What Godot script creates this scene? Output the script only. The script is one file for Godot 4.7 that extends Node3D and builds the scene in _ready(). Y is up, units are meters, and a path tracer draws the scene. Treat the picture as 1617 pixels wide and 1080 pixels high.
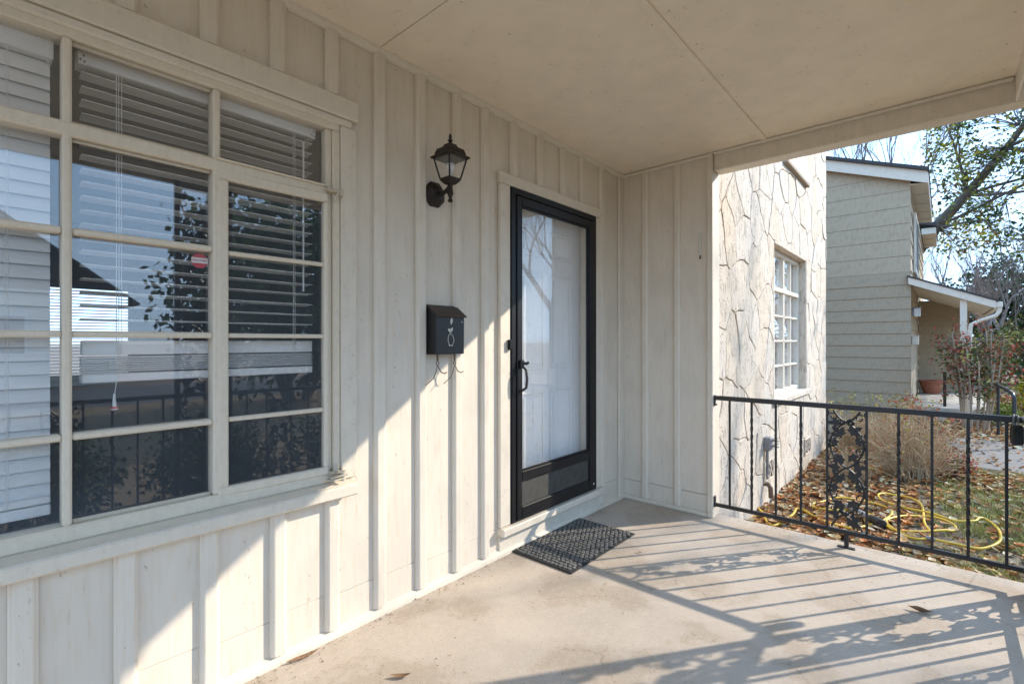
extends Node3D
# A covered porch of a painted board-and-batten house. Metres, y up.
# Main wall: plane x = 0 (porch is at +x). End wall: plane z = 0. Porch floor: y = 0. Yard: y = -0.3.

var rng := RandomNumberGenerator.new()
var M := {}
var T := {}
var used := {}

# ---------------------------------------------------------------- mesh builder
class MB:
	var v := PackedVector3Array()
	var n := PackedVector3Array()
	var c := PackedColorArray()
	var colored := false
	var col := Color.WHITE
	var xf := Transform3D.IDENTITY
	func put(p: Vector3, nn: Vector3) -> void:
		v.append(xf * p)
		n.append((xf.basis * nn).normalized())
		if colored:
			c.append(col)
	func tri3(a: Vector3, b: Vector3, d: Vector3, na: Vector3, nb: Vector3, nd: Vector3) -> void:
		if ((b - a).cross(d - a).dot(na + nb + nd) > 0.0) != (xf.basis.determinant() < 0.0):
			put(a, na); put(d, nd); put(b, nb)
		else:
			put(a, na); put(b, nb); put(d, nd)
	func tri(a: Vector3, b: Vector3, d: Vector3, nn: Vector3) -> void:
		tri3(a, b, d, nn, nn, nn)
	func quad(a: Vector3, b: Vector3, d: Vector3, e: Vector3, nn: Vector3) -> void:
		tri(a, b, d, nn)
		tri(a, d, e, nn)
	func flat(a: Vector3, b: Vector3, d: Vector3) -> void:
		var nn := (d - a).cross(b - a).normalized()
		put(a, nn); put(b, nn); put(d, nn)
	func box(mn: Vector3, mx: Vector3, ch := 0.0) -> void:
		obox((mn + mx) * 0.5, (mx - mn).abs(), Basis.IDENTITY, ch)
	func obox(ctr: Vector3, size: Vector3, b: Basis, ch := 0.0) -> void:
		var keep := xf
		xf = xf * Transform3D(b, ctr)
		var h := size * 0.5
		ch = minf(ch, minf(h.x, minf(h.y, h.z)) * 0.8)
		for a in 3:
			var p := (a + 1) % 3
			var q := (a + 2) % 3
			for s in [-1.0, 1.0]:
				var nn := Vector3.ZERO
				nn[a] = s
				var w := []
				for k in [[-1, -1], [1, -1], [1, 1], [-1, 1]]:
					var pt := Vector3.ZERO
					pt[a] = s * h[a]
					pt[p] = k[0] * (h[p] - ch)
					pt[q] = k[1] * (h[q] - ch)
					w.append(pt)
				quad(w[0], w[1], w[2], w[3], nn)
				if ch > 0.0:
					for t in [-1.0, 1.0]:
						var ne := Vector3.ZERO
						ne[a] = s
						ne[p] = t
						var e := []
						for k in [[0, -1], [0, 1], [1, 1], [1, -1]]:
							var pt := Vector3.ZERO
							pt[a] = s * (h[a] - (ch if k[0] == 1 else 0.0))
							pt[p] = t * (h[p] - (ch if k[0] == 0 else 0.0))
							pt[q] = k[1] * (h[q] - ch)
							e.append(pt)
						quad(e[0], e[1], e[2], e[3], ne.normalized())
		if ch > 0.0:
			for sx in [-1.0, 1.0]:
				for sy in [-1.0, 1.0]:
					for sz in [-1.0, 1.0]:
						var g := Vector3(sx, sy, sz)
						tri(g * Vector3(h.x, h.y - ch, h.z - ch), g * Vector3(h.x - ch, h.y, h.z - ch), g * Vector3(h.x - ch, h.y - ch, h.z), g.normalized())
		xf = keep
	# a bar with a square section from a to b
	func bar(a: Vector3, b: Vector3, w: float, d: float, up := Vector3.UP, ch := 0.0) -> void:
		var z := (b - a).normalized()
		if absf(z.dot(up)) > 0.98:
			up = Vector3.RIGHT if absf(z.x) < 0.9 else Vector3.BACK
		var x := up.cross(z).normalized()
		obox((a + b) * 0.5, Vector3(w, d, a.distance_to(b)), Basis(x, z.cross(x), z), ch)
	func tube(pts, rad, sides := 6, caps := true) -> void:
		var k: int = pts.size()
		var rings := []
		var nrm := []
		var side := Vector3.ZERO
		for i in k:
			var d: Vector3 = (pts[mini(i + 1, k - 1)] - pts[maxi(i - 1, 0)]).normalized()
			if side == Vector3.ZERO:
				side = d.cross(Vector3.UP if absf(d.y) < 0.9 else Vector3.RIGHT).normalized()
			side = (side - d * side.dot(d)).normalized()
			var other := d.cross(side)
			var r: float = rad[i] if rad is Array or rad is PackedFloat32Array else rad
			var ring := []
			var rn := []
			for s in sides:
				var a := TAU * s / sides
				var o := side * cos(a) + other * sin(a)
				ring.append(pts[i] + o * r)
				rn.append(o)
			rings.append(ring)
			nrm.append(rn)
		for i in k - 1:
			for s in sides:
				var t := (s + 1) % sides
				tri3(rings[i][s], rings[i][t], rings[i + 1][t], nrm[i][s], nrm[i][t], nrm[i + 1][t])
				tri3(rings[i][s], rings[i + 1][t], rings[i + 1][s], nrm[i][s], nrm[i + 1][t], nrm[i + 1][s])
		if caps:
			for e in [0, k - 1]:
				var d: Vector3 = (pts[0] - pts[1]).normalized() if e == 0 else (pts[k - 1] - pts[k - 2]).normalized()
				for s in range(1, sides - 1):
					tri(rings[e][0], rings[e][s], rings[e][s + 1], d)
	# profile of (radius, height) pairs turned round the y axis at ctr; square = 4 sides turned 45 degrees
	func lathe(prof, ctr: Vector3, sides := 12, turn := 0.0, smooth := true) -> void:
		for i in prof.size() - 1:
			var p0: Vector2 = prof[i]
			var p1: Vector2 = prof[i + 1]
			var dn := Vector2(p1.y - p0.y, p0.x - p1.x)
			if dn.length() < 1e-7:
				continue
			dn = dn.normalized()
			for s in sides:
				var a0 := TAU * s / sides + turn
				var a1 := TAU * (s + 1) / sides + turn
				var am := (a0 + a1) * 0.5
				var d0 := Vector3(cos(a0), 0, sin(a0))
				var d1 := Vector3(cos(a1), 0, sin(a1))
				var n0 := (d0 if smooth else Vector3(cos(am), 0, sin(am))) * dn.x + Vector3(0, dn.y, 0)
				var n1 := (d1 if smooth else Vector3(cos(am), 0, sin(am))) * dn.x + Vector3(0, dn.y, 0)
				var a := ctr + d0 * p0.x + Vector3(0, p0.y, 0)
				var b := ctr + d1 * p0.x + Vector3(0, p0.y, 0)
				var d := ctr + d1 * p1.x + Vector3(0, p1.y, 0)
				var e := ctr + d0 * p1.x + Vector3(0, p1.y, 0)
				if p0.x > 1e-6:
					tri3(a, b, d, n0, n1, n1)
				if p1.x > 1e-6:
					tri3(a, d, e, n0, n1, n0)
	# polygon in the local xy plane, extruded from z = 0 to z = depth, with a bevel at the far face
	func prism(poly: PackedVector2Array, depth: float, bevel := 0.0, back := true) -> void:
		if Geometry2D.is_polygon_clockwise(poly):
			poly = poly.duplicate()
			poly.reverse()
		var top := poly
		if bevel > 0.0:
			var ctr := Vector2.ZERO
			for p in poly:
				ctr += p
			ctr /= poly.size()
			top = PackedVector2Array()
			for i in poly.size():
				var p := poly[i]
				var l := p.distance_to(ctr)
				top.append(p + (ctr - p) * minf(bevel * 1.3 / maxf(l, 1e-4), 0.45))
		var ids := Geometry2D.triangulate_polygon(poly)
		for i in range(0, ids.size(), 3):
			var a := top[ids[i]]
			var b := top[ids[i + 1]]
			var d := top[ids[i + 2]]
			tri(Vector3(a.x, a.y, depth), Vector3(b.x, b.y, depth), Vector3(d.x, d.y, depth), Vector3.BACK)
			if back:
				a = poly[ids[i]]
				b = poly[ids[i + 1]]
				d = poly[ids[i + 2]]
				tri(Vector3(a.x, a.y, 0), Vector3(b.x, b.y, 0), Vector3(d.x, d.y, 0), Vector3.FORWARD)
		for i in poly.size():
			var j := (i + 1) % poly.size()
			var e := poly[j] - poly[i]
			var o := Vector3(e.y, -e.x, 0).normalized()
			var lo := depth - bevel
			quad(Vector3(poly[i].x, poly[i].y, 0), Vector3(poly[j].x, poly[j].y, 0), Vector3(poly[j].x, poly[j].y, lo), Vector3(poly[i].x, poly[i].y, lo), o)
			if bevel > 0.0:
				quad(Vector3(poly[i].x, poly[i].y, lo), Vector3(poly[j].x, poly[j].y, lo), Vector3(top[j].x, top[j].y, depth), Vector3(top[i].x, top[i].y, depth), (o + Vector3.BACK).normalized())
	func ball(ctr: Vector3, r: Vector3, rows := 6, cols := 8) -> void:
		for i in rows:
			for j in cols:
				var q := []
				for k in [[0, 0], [0, 1], [1, 1], [1, 0]]:
					var a: float = PI * (i + k[0]) / rows
					var b: float = TAU * (j + k[1]) / cols
					q.append(Vector3(sin(a) * cos(b), cos(a), sin(a) * sin(b)))
				tri3(ctr + q[0] * r, ctr + q[1] * r, ctr + q[2] * r, q[0], q[1], q[2])
				tri3(ctr + q[0] * r, ctr + q[2] * r, ctr + q[3] * r, q[0], q[2], q[3])
	func mesh(m: Material) -> ArrayMesh:
		var a := []
		a.resize(Mesh.ARRAY_MAX)
		a[Mesh.ARRAY_VERTEX] = v
		a[Mesh.ARRAY_NORMAL] = n
		if colored:
			a[Mesh.ARRAY_COLOR] = c
		var am := ArrayMesh.new()
		am.add_surface_from_arrays(Mesh.PRIMITIVE_TRIANGLES, a)
		am.surface_set_material(0, m)
		return am

# ---------------------------------------------------------------- scene helpers
func numbered(called: String) -> String:
	if not used.has(called):
		used[called] = 0
		return called
	used[called] += 1
	return "%s_%03d" % [called, used[called]]

func thing(called: String, label: String, category: String, at := Vector3.ZERO, group := "") -> Node3D:
	var o := Node3D.new()
	o.name = numbered(called)
	add_child(o)
	o.position = at
	tag(o, label, category, group)
	return o

func tag(o: Node3D, label: String, category: String, group := "", kind := "") -> void:
	if label != "": o.set_meta("label", label)
	if category != "": o.set_meta("category", category)
	if group != "": o.set_meta("group", group)
	if kind != "": o.set_meta("kind", kind)

# the mesh is given in world axes; the node is put back so that it stays there whatever its parent's place
func part(called: String, mb: MB, m: Material, parent: Node3D, stuff := false) -> MeshInstance3D:
	return part_mesh(called, mb.mesh(m), parent, Transform3D.IDENTITY, stuff)

func part_mesh(called: String, me: Mesh, parent: Node3D, at: Transform3D, stuff := false) -> MeshInstance3D:
	var o := MeshInstance3D.new()
	o.mesh = me
	o.name = called if parent != self else numbered(called)
	var origin := Vector3.ZERO
	var p: Node = parent
	while p != null and p is Node3D and p != self:
		origin += (p as Node3D).position
		p = p.get_parent()
	at.origin -= origin
	o.transform = at
	parent.add_child(o, true)
	if stuff:
		o.set_meta("kind", "stuff")
	return o

func structure(called: String, mb: MB, m: Material, label := "") -> MeshInstance3D:
	var o := part(called, mb, m, self)
	o.set_meta("kind", "structure")
	if label != "": o.set_meta("label", label)
	return o

func V(x: float, y: float, z: float) -> Vector3:
	return Vector3(x, y, z)

# ---------------------------------------------------------------- textures and materials
func noise_bytes(freq: float, w: int, h: int, oct: int, sd: int, kind := FastNoiseLite.TYPE_SIMPLEX_SMOOTH) -> PackedByteArray:
	var f := FastNoiseLite.new()
	f.seed = sd
	f.noise_type = kind
	f.frequency = freq
	f.fractal_octaves = oct
	if oct == 1:
		f.fractal_type = FastNoiseLite.FRACTAL_NONE
	var im := f.get_seamless_image(w, h)
	im.convert(Image.FORMAT_L8)
	if w != SZ or h != SZ:
		im.resize(SZ, SZ, Image.INTERPOLATE_CUBIC)
	return im.get_data()

var SZ := 512

func ss(a: float, b: float, x: float) -> float:
	var t := clampf((x - a) / (b - a), 0.0, 1.0)
	return t * t * (3.0 - 2.0 * t)

# a colour texture and a height texture out of one function of four noises (each 0..1)
func make_tex(called: String, noises: Array, fn: Callable) -> void:
	var cb := PackedByteArray()
	cb.resize(SZ * SZ * 3)
	var hb := PackedByteArray()
	hb.resize(SZ * SZ)
	var nn := noises.size()
	var val := [0.0, 0.0, 0.0, 0.0]
	for i in SZ * SZ:
		for k in nn:
			val[k] = noises[k][i] / 255.0
		var r: Array = fn.call(val)      # [r, g, b, height], linear multipliers about 1
		cb[i * 3] = int(pow(clampf(r[0], 0.0, 1.0), 0.4545) * 255.0)
		cb[i * 3 + 1] = int(pow(clampf(r[1], 0.0, 1.0), 0.4545) * 255.0)
		cb[i * 3 + 2] = int(pow(clampf(r[2], 0.0, 1.0), 0.4545) * 255.0)
		hb[i] = int(clampf(r[3], 0.0, 1.0) * 255.0)
	T[called] = ImageTexture.create_from_image(Image.create_from_data(SZ, SZ, false, Image.FORMAT_RGB8, cb))
	T[called + "_h"] = ImageTexture.create_from_image(Image.create_from_data(SZ, SZ, false, Image.FORMAT_L8, hb))

func lin(r: float, g: float, b: float) -> Color:
	return Color(r, g, b).linear_to_srgb()

# base colour in linear light; tex: name in T; scale: repeats per metre
func mat(base: Color, rough: float, tex := "", scale := Vector3.ONE, relief := 0.0, metal := 0.0) -> StandardMaterial3D:
	var m := StandardMaterial3D.new()
	m.albedo_color = base
	m.roughness = rough
	m.metallic = metal
	m.cull_mode = BaseMaterial3D.CULL_DISABLED
	if tex != "":
		m.albedo_texture = T[tex]
		m.uv1_triplanar = true
		m.uv1_world_triplanar = true
		m.uv1_scale = scale
		m.uv1_triplanar_sharpness = 4.0
		if relief != 0.0:
			m.heightmap_enabled = true
			m.heightmap_texture = T[tex + "_h"]
			m.heightmap_scale = relief
	return m

func build_materials() -> void:
	# old brushed paint: upright brush streaks, dull blotches, a few chips and fly specks
	var streak := noise_bytes(0.05, 512, 24, 3, 11)
	var blot := noise_bytes(0.006, SZ, SZ, 3, 12)
	var fine := noise_bytes(0.09, SZ, SZ, 2, 13)
	var blot2 := noise_bytes(0.014, SZ, SZ, 3, 14)
	var flake := noise_bytes(0.09, 512, 90, 3, 15)
	make_tex("paint", [streak, blot, fine, flake], func(q):
		var chip := maxf(ss(0.82, 0.88, q[2]) * ss(0.55, 0.75, q[0]), 0.28 * ss(0.82, 0.89, q[3]) * ss(0.52, 0.66, q[1]))
		var t: float = 1.0 - 0.035 * q[0] - 0.05 * ss(0.45, 0.8, q[1]) - 0.02 * q[3]
		var warm: float = 0.03 * ss(0.5, 0.8, q[3])
		return [t - 0.30 * chip, t - warm - 0.36 * chip, t - warm * 2.2 - 0.42 * chip, 0.6 + 0.22 * (q[0] - 0.5) + 0.08 * q[2] - 0.5 * chip])
	make_tex("trim", [streak, fine, blot2], func(q):
		var dirt := ss(0.66, 0.8, q[1]) * ss(0.4, 0.7, q[2])
		var t: float = 1.0 - 0.05 * q[0] - 0.06 * q[2]
		return [t - 0.10 * dirt, t - 0.13 * dirt, t - 0.17 * dirt, 0.5 + 0.2 * (q[0] - 0.5) - 0.4 * dirt])
	# plywood soffit: faint mottling, small stipple
	make_tex("soffit", [blot, fine, blot2], func(q):
		var dot := ss(0.74, 0.82, q[1]) * ss(0.5, 0.75, q[2])
		var t: float = 1.0 - 0.07 * q[0] - 0.05 * q[2]
		return [t - 0.12 * dot, t - 0.01 - 0.14 * dot, t - 0.03 - 0.16 * dot, 0.5 - 0.5 * dot + 0.1 * q[0]])
	# concrete, finer than the rest: stains with ragged rims, grit, pits, sparse hairline cracks
	SZ = 1024
	var k1 := noise_bytes(0.004, SZ, SZ, 6, 21)
	var k2 := noise_bytes(0.05, SZ, SZ, 4, 22)
	var k3 := noise_bytes(0.22, SZ, SZ, 2, 23)
	var cf := FastNoiseLite.new()
	cf.seed = 8
	cf.noise_type = FastNoiseLite.TYPE_CELLULAR
	cf.frequency = 0.006
	cf.fractal_type = FastNoiseLite.FRACTAL_NONE
	cf.cellular_return_type = FastNoiseLite.RETURN_DISTANCE2_SUB
	cf.cellular_jitter = 1.0
	cf.domain_warp_enabled = true
	cf.domain_warp_amplitude = 30.0
	cf.domain_warp_frequency = 0.02
	var ci := cf.get_seamless_image(SZ, SZ)
	ci.convert(Image.FORMAT_L8)
	var k4 := ci.get_data()
	make_tex("concrete", [k1, k2, k3, k4], func(q):
		var stain := ss(0.50, 0.62, q[0] * 0.8 + q[1] * 0.2)
		var pale := ss(0.36, 0.24, q[0] * 0.75 + q[1] * 0.25)
		var grit := ss(0.70, 0.80, q[2])
		var dark := ss(0.28, 0.19, q[2]) * ss(0.42, 0.58, q[1])
		var crack := (1.0 - ss(0.0, 0.014, q[3])) * ss(0.60, 0.66, q[0])
		var t: float = 0.90 - 0.12 * stain + 0.08 * pale + 0.16 * (q[1] - 0.5) + 0.07 * grit - 0.30 * dark - 0.22 * crack
		return [t, t - 0.022 * stain - 0.012, t - 0.05 * stain - 0.035, 0.5 + 0.3 * (q[1] - 0.5) + 0.2 * grit - 0.4 * dark - 0.5 * crack])
	SZ = 512
	var c1 := noise_bytes(0.008, SZ, SZ, 4, 21)
	var c2 := noise_bytes(0.022, SZ, SZ, 4, 22)
	var c3 := noise_bytes(0.16, SZ, SZ, 1, 23)
	var c4 := noise_bytes(0.05, SZ, SZ, 3, 24)
	# whitewashed stone: upright scoring where the wash has worn to grey and tan
	var s1 := noise_bytes(0.06, 512, 90, 4, 31)
	var s2 := noise_bytes(0.012, SZ, SZ, 3, 32)
	var s3 := noise_bytes(0.07, SZ, SZ, 3, 33)
	make_tex("stone", [s1, s2, s3], func(q):
		var worn := ss(0.52, 0.80, q[0] * 0.55 + q[1] * 0.45)
		var nick := ss(0.66, 0.78, q[2]) * ss(0.45, 0.6, q[0])
		var t: float = 0.98 - 0.22 * worn - 0.30 * nick
		return [t, t - 0.012 - 0.02 * nick, t - 0.03 - 0.06 * nick - 0.01 * worn, 0.7 - 0.25 * worn - 0.5 * nick + 0.12 * q[2]])
	# weathered shingle and siding: fine upright striation
	var g1 := noise_bytes(0.10, 512, 20, 3, 41)
	make_tex("siding", [g1, s2, fine], func(q):
		var t: float = 0.95 - 0.09 * ss(0.4, 0.8, q[0]) - 0.09 * ss(0.5, 0.8, q[1]) + 0.03 * q[2]
		return [t, t, t - 0.015, q[0]])
	# earth, leaf mould and thin turf
	make_tex("earth", [c1, c4, c3, c2], func(q):
		var leafy := ss(0.45, 0.6, q[3])
		var t: float = 0.5 + 0.35 * (q[1] - 0.5) + 0.25 * ss(0.6, 0.9, q[2])
		return [t * lerpf(0.62, 0.95, leafy), t * lerpf(0.53, 0.66, leafy), t * lerpf(0.42, 0.42, leafy), q[1]])
	make_tex("gravel", [c3, c4, c1], func(q):
		var t: float = 0.78 + 0.30 * (q[0] - 0.5) + 0.12 * (q[1] - 0.5) - 0.1 * q[2]
		return [t, t, t, q[0]])
	var b1 := noise_bytes(0.05, 512, 70, 4, 51)
	make_tex("bark", [b1, c4], func(q):
		var t: float = 0.55 + 0.6 * (q[0] - 0.5) + 0.2 * (q[1] - 0.5)
		return [t, t * 0.96, t * 0.9, q[0]])
	make_tex("metal", [c2, fine, c3], func(q):
		var rust := ss(0.56, 0.75, q[0])
		var t: float = 0.8 + 0.2 * (q[1] - 0.5)
		return [t + 0.2 * rust, t - 0.02 * rust, t - 0.16 * rust, 0.5 + 0.3 * (q[2] - 0.5)])

	M.wall = mat(lin(0.735, 0.655, 0.545), 0.55, "paint", V(0.9, 0.55, 0.9), 0.10)
	M.batten = mat(lin(0.745, 0.668, 0.555), 0.5, "paint", V(1.7, 0.8, 1.7), 0.08)
	M.trim = mat(lin(0.745, 0.663, 0.54), 0.5, "trim", V(1.3, 1.1, 1.3), 0.10)
	M.sash = mat(lin(0.75, 0.655, 0.515), 0.5, "trim", V(5.0, 3.0, 5.0), 0.08)
	M.soffit = mat(lin(0.90, 0.80, 0.66), 0.7, "soffit", V(0.8, 0.8, 0.8), 0.04)
	M.seam = mat(lin(0.20, 0.14, 0.09), 0.9)
	M.concrete = mat(lin(0.55, 0.47, 0.39), 0.8, "concrete", V(0.42, 0.42, 0.42), 0.12)
	M.slab_side = mat(lin(0.42, 0.39, 0.35), 0.9, "concrete", V(0.9, 0.9, 0.9), 0.2)
	M.stone = mat(lin(0.645, 0.565, 0.47), 0.85, "stone", V(1.1, 0.9, 1.1), 2.0)
	M.stone_b = mat(lin(0.63, 0.54, 0.435), 0.85, "stone", V(1.5, 1.2, 1.5), 2.0)
	M.stone_c = mat(lin(0.60, 0.54, 0.465), 0.85, "stone", V(0.8, 0.7, 0.8), 2.0)
	M.mortar = mat(lin(0.27, 0.19, 0.125), 0.95, "stone", V(2.0, 2.0, 2.0), 0.3)
	M.iron = mat(lin(0.014, 0.014, 0.015), 0.42, "", V(1, 1, 1))
	M.iron.metallic_specular = 0.55
	M.frame_black = mat(lin(0.012, 0.012, 0.014), 0.38, "metal", V(2, 2, 2))
	M.frame_black.metallic_specular = 0.35
	M.kick = mat(lin(0.065, 0.062, 0.056), 0.75, "concrete", V(3, 3, 3), 0.1)
	M.bronze = mat(lin(0.034, 0.026, 0.020), 0.5, "metal", V(9, 9, 9), 0.06, 0.35)
	M.mailbox = mat(lin(0.018, 0.017, 0.017), 0.4, "metal", V(4, 4, 4), 0.02)
	M.rust = mat(lin(0.20, 0.13, 0.085), 0.7, "metal", V(6, 6, 6), 0.05)
	M.lid = mat(lin(0.060, 0.046, 0.038), 0.55, "metal", V(5, 5, 5), 0.03)
	M.white_leaf = mat(lin(0.66, 0.63, 0.55), 0.6)
	M.door = mat(lin(0.86, 0.855, 0.84), 0.45, "trim", V(0.8, 0.5, 0.8), 0.02)
	M.blind = mat(lin(0.82, 0.81, 0.79), 0.5)
	M.cord = mat(lin(0.80, 0.78, 0.74), 0.9)
	M.bulb = mat(lin(0.85, 0.85, 0.84), 0.3)
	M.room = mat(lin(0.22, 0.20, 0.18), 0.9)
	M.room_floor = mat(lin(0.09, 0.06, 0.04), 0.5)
	M.red = mat(lin(0.62, 0.07, 0.10), 0.5)
	M.white = mat(lin(0.80, 0.79, 0.76), 0.5)
	M.grey = mat(lin(0.30, 0.30, 0.31), 0.6, "metal", V(6, 6, 6))
	M.putty = mat(lin(0.62, 0.54, 0.42), 0.8, "trim", V(5, 5, 5), 0.1)
	M.rubber = mat(lin(0.03, 0.029, 0.028), 0.85, "concrete", V(4, 4, 4), 0.1)
	M.pebble = mat(lin(0.17, 0.165, 0.155), 0.8, "concrete", V(5, 5, 5), 0.15)
	M.glass = mat(Color(0.9, 0.95, 1.0, 0.015), 0.0)
	M.glass.transparency = BaseMaterial3D.TRANSPARENCY_ALPHA
	M.glass.metallic_specular = 0.6
	M.dusty_glass = M.glass.duplicate()
	M.dusty_glass.albedo_color = Color(0.95, 0.96, 0.97, 0.05)
	M.shade_glass = M.glass.duplicate()
	M.shade_glass.albedo_color = Color(0.85, 0.84, 0.80, 0.14)
	M.green = mat(lin(0.50, 0.40, 0.28), 0.8, "siding", V(1.6, 0.9, 1.6), 0.06)
	M.green_b = mat(lin(0.44, 0.35, 0.242), 0.85, "siding", V(2.2, 1.4, 2.2), 0.25)
	M.house_white = mat(lin(0.78, 0.69, 0.56), 0.6, "trim", V(1.0, 1.0, 1.0))
	M.roof = mat(lin(0.085, 0.078, 0.075), 0.9, "gravel", V(1, 1, 1), 0.3)
	M.deck = mat(lin(0.52, 0.49, 0.44), 0.85, "concrete", V(0.8, 0.8, 0.8), 0.1)
	M.terracotta = mat(lin(0.36, 0.13, 0.075), 0.8, "concrete", V(2, 2, 2))
	M.earth = mat(lin(0.55, 0.50, 0.45), 0.95, "earth", V(0.55, 0.55, 0.55), 2.0)
	M.lawn = mat(lin(0.60, 0.50, 0.33), 0.95, "earth", V(0.8, 0.8, 0.8), 1.5)
	M.drive = mat(lin(0.27, 0.235, 0.20), 0.9, "gravel", V(0.9, 0.9, 0.9), 0.4)
	M.street = mat(lin(0.11, 0.11, 0.11), 0.9, "gravel", V(0.7, 0.7, 0.7), 0.4)
	M.hose = mat(lin(0.68, 0.43, 0.035), 0.45)
	M.black_rubber = mat(lin(0.02, 0.02, 0.02), 0.6)
	M.bark = mat(lin(0.30, 0.255, 0.22), 0.95, "bark", V(2.5, 1.2, 2.5), 1.5)
	M.twig = mat(lin(0.34, 0.27, 0.20), 0.9)
	M.twig_far = mat(lin(0.19, 0.15, 0.13), 0.9)
	M.leaf = foliage(1.0)
	M.litter = foliage(0.3)
	M.dry_leaf = mat(lin(0.42, 0.25, 0.13), 0.8, "bark", V(12, 12, 12))

func foliage(through: float) -> StandardMaterial3D:
	var m := mat(Color.WHITE, 0.75)
	m.metallic_specular = 0.3
	m.vertex_color_use_as_albedo = true
	m.backlight_enabled = true
	m.backlight = Color(0.5, 0.55, 0.3) * through
	return m

# ================================================================ THE PORCH
const CEIL := 2.576
const BEAM := 2.447
const PX := 2.25          # plane of the front railing
const ZEND := 5.8         # far end of the porch behind the camera
const WZ0 := 2.456        # window opening (inside the casing)
const WZ1 := 3.86
const WY0 := 0.66
const WY1 := 2.17
const DZ0 := 0.43         # door opening
const DZ1 := 1.372
const DY0 := 0.166
const DY1 := 2.162

func build_floor_and_ceiling() -> void:
	var b := MB.new()
	b.box(V(-0.01, -0.11, -0.11), V(2.42, 0.0, ZEND + 0.1), 0.012)
	var fl := structure("porch_floor", b, M.concrete)
	b = MB.new()
	b.box(V(-0.01, -0.5, -0.09), V(2.40, -0.11, ZEND + 0.08))
	part("slab_face", b, M.slab_side, fl)
	# plywood soffit panels, a seam cover strip and an open joint
	var dark := MB.new()
	dark.box(V(-0.1, CEIL + 0.012, -0.02), V(2.3, CEIL + 0.2, ZEND))
	var ce := structure("porch_ceiling", dark, M.seam)
	for p in [[0.0, 1.05, 0.0, 2.262], [0.0, 1.05, 2.266, 4.7], [0.0, 1.05, 4.704, ZEND], [1.054, 2.22, 0.0, 3.48], [1.054, 2.22, 3.484, ZEND]]:
		b = MB.new()
		b.box(V(p[0], CEIL, p[2]), V(p[1], CEIL + 0.012, p[3]), 0.0015)
		part("panel", b, M.soffit, ce)
	b = MB.new()
	b.box(V(1.037, CEIL - 0.007, 0.025), V(1.075, CEIL, ZEND), 0.003)
	part("seam_strip", b, M.soffit, ce)
	b = MB.new()
	for q in [[0.03, 0], [1.01, 0], [1.10, 0], [2.16, 0], [0.52, 0], [1.64, 0]]:
		var z := 0.12
		while z < ZEND:
			b.xf = Transform3D(Basis.IDENTITY, V(q[0] + rng.randf_range(-0.012, 0.012), CEIL, z + rng.randf_range(-0.03, 0.03)))
			b.lathe([Vector2(0.0055, 0.0005), Vector2(0.0045, -0.0012), Vector2(0.0, -0.0014)], Vector3.ZERO, 8)
			z += 0.30
	part("nail_heads", b, M.putty, ce, true)
	# the roof above: shuts out the sky
	b = MB.new()
	b.box(V(0.0, CEIL + 0.21, -0.35), V(2.75, CEIL + 0.27, ZEND + 0.3))
	structure("porch_roof", b, M.roof)

func batten_mesh(y0: float, y1: float, w: float) -> MB:
	# moulded cover strip: section in x (out) and z, centred on z = 0
	var b := MB.new()
	var s := PackedVector2Array([Vector2(0, -w / 2), Vector2(0.011, -w / 2), Vector2(0.013, -w / 2 + 0.004), Vector2(0.021, -w / 2 + 0.010), Vector2(0.023, -w / 2 + 0.014), Vector2(0.023, w / 2 - 0.014), Vector2(0.021, w / 2 - 0.010), Vector2(0.013, w / 2 - 0.004), Vector2(0.011, w / 2), Vector2(0, w / 2)])
	b.xf = Transform3D(Basis(V(1, 0, 0), V(0, 0, 1), V(0, 1, 0)), V(0, y0, 0))
	b.prism(s, y1 - y0)
	return b

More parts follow.
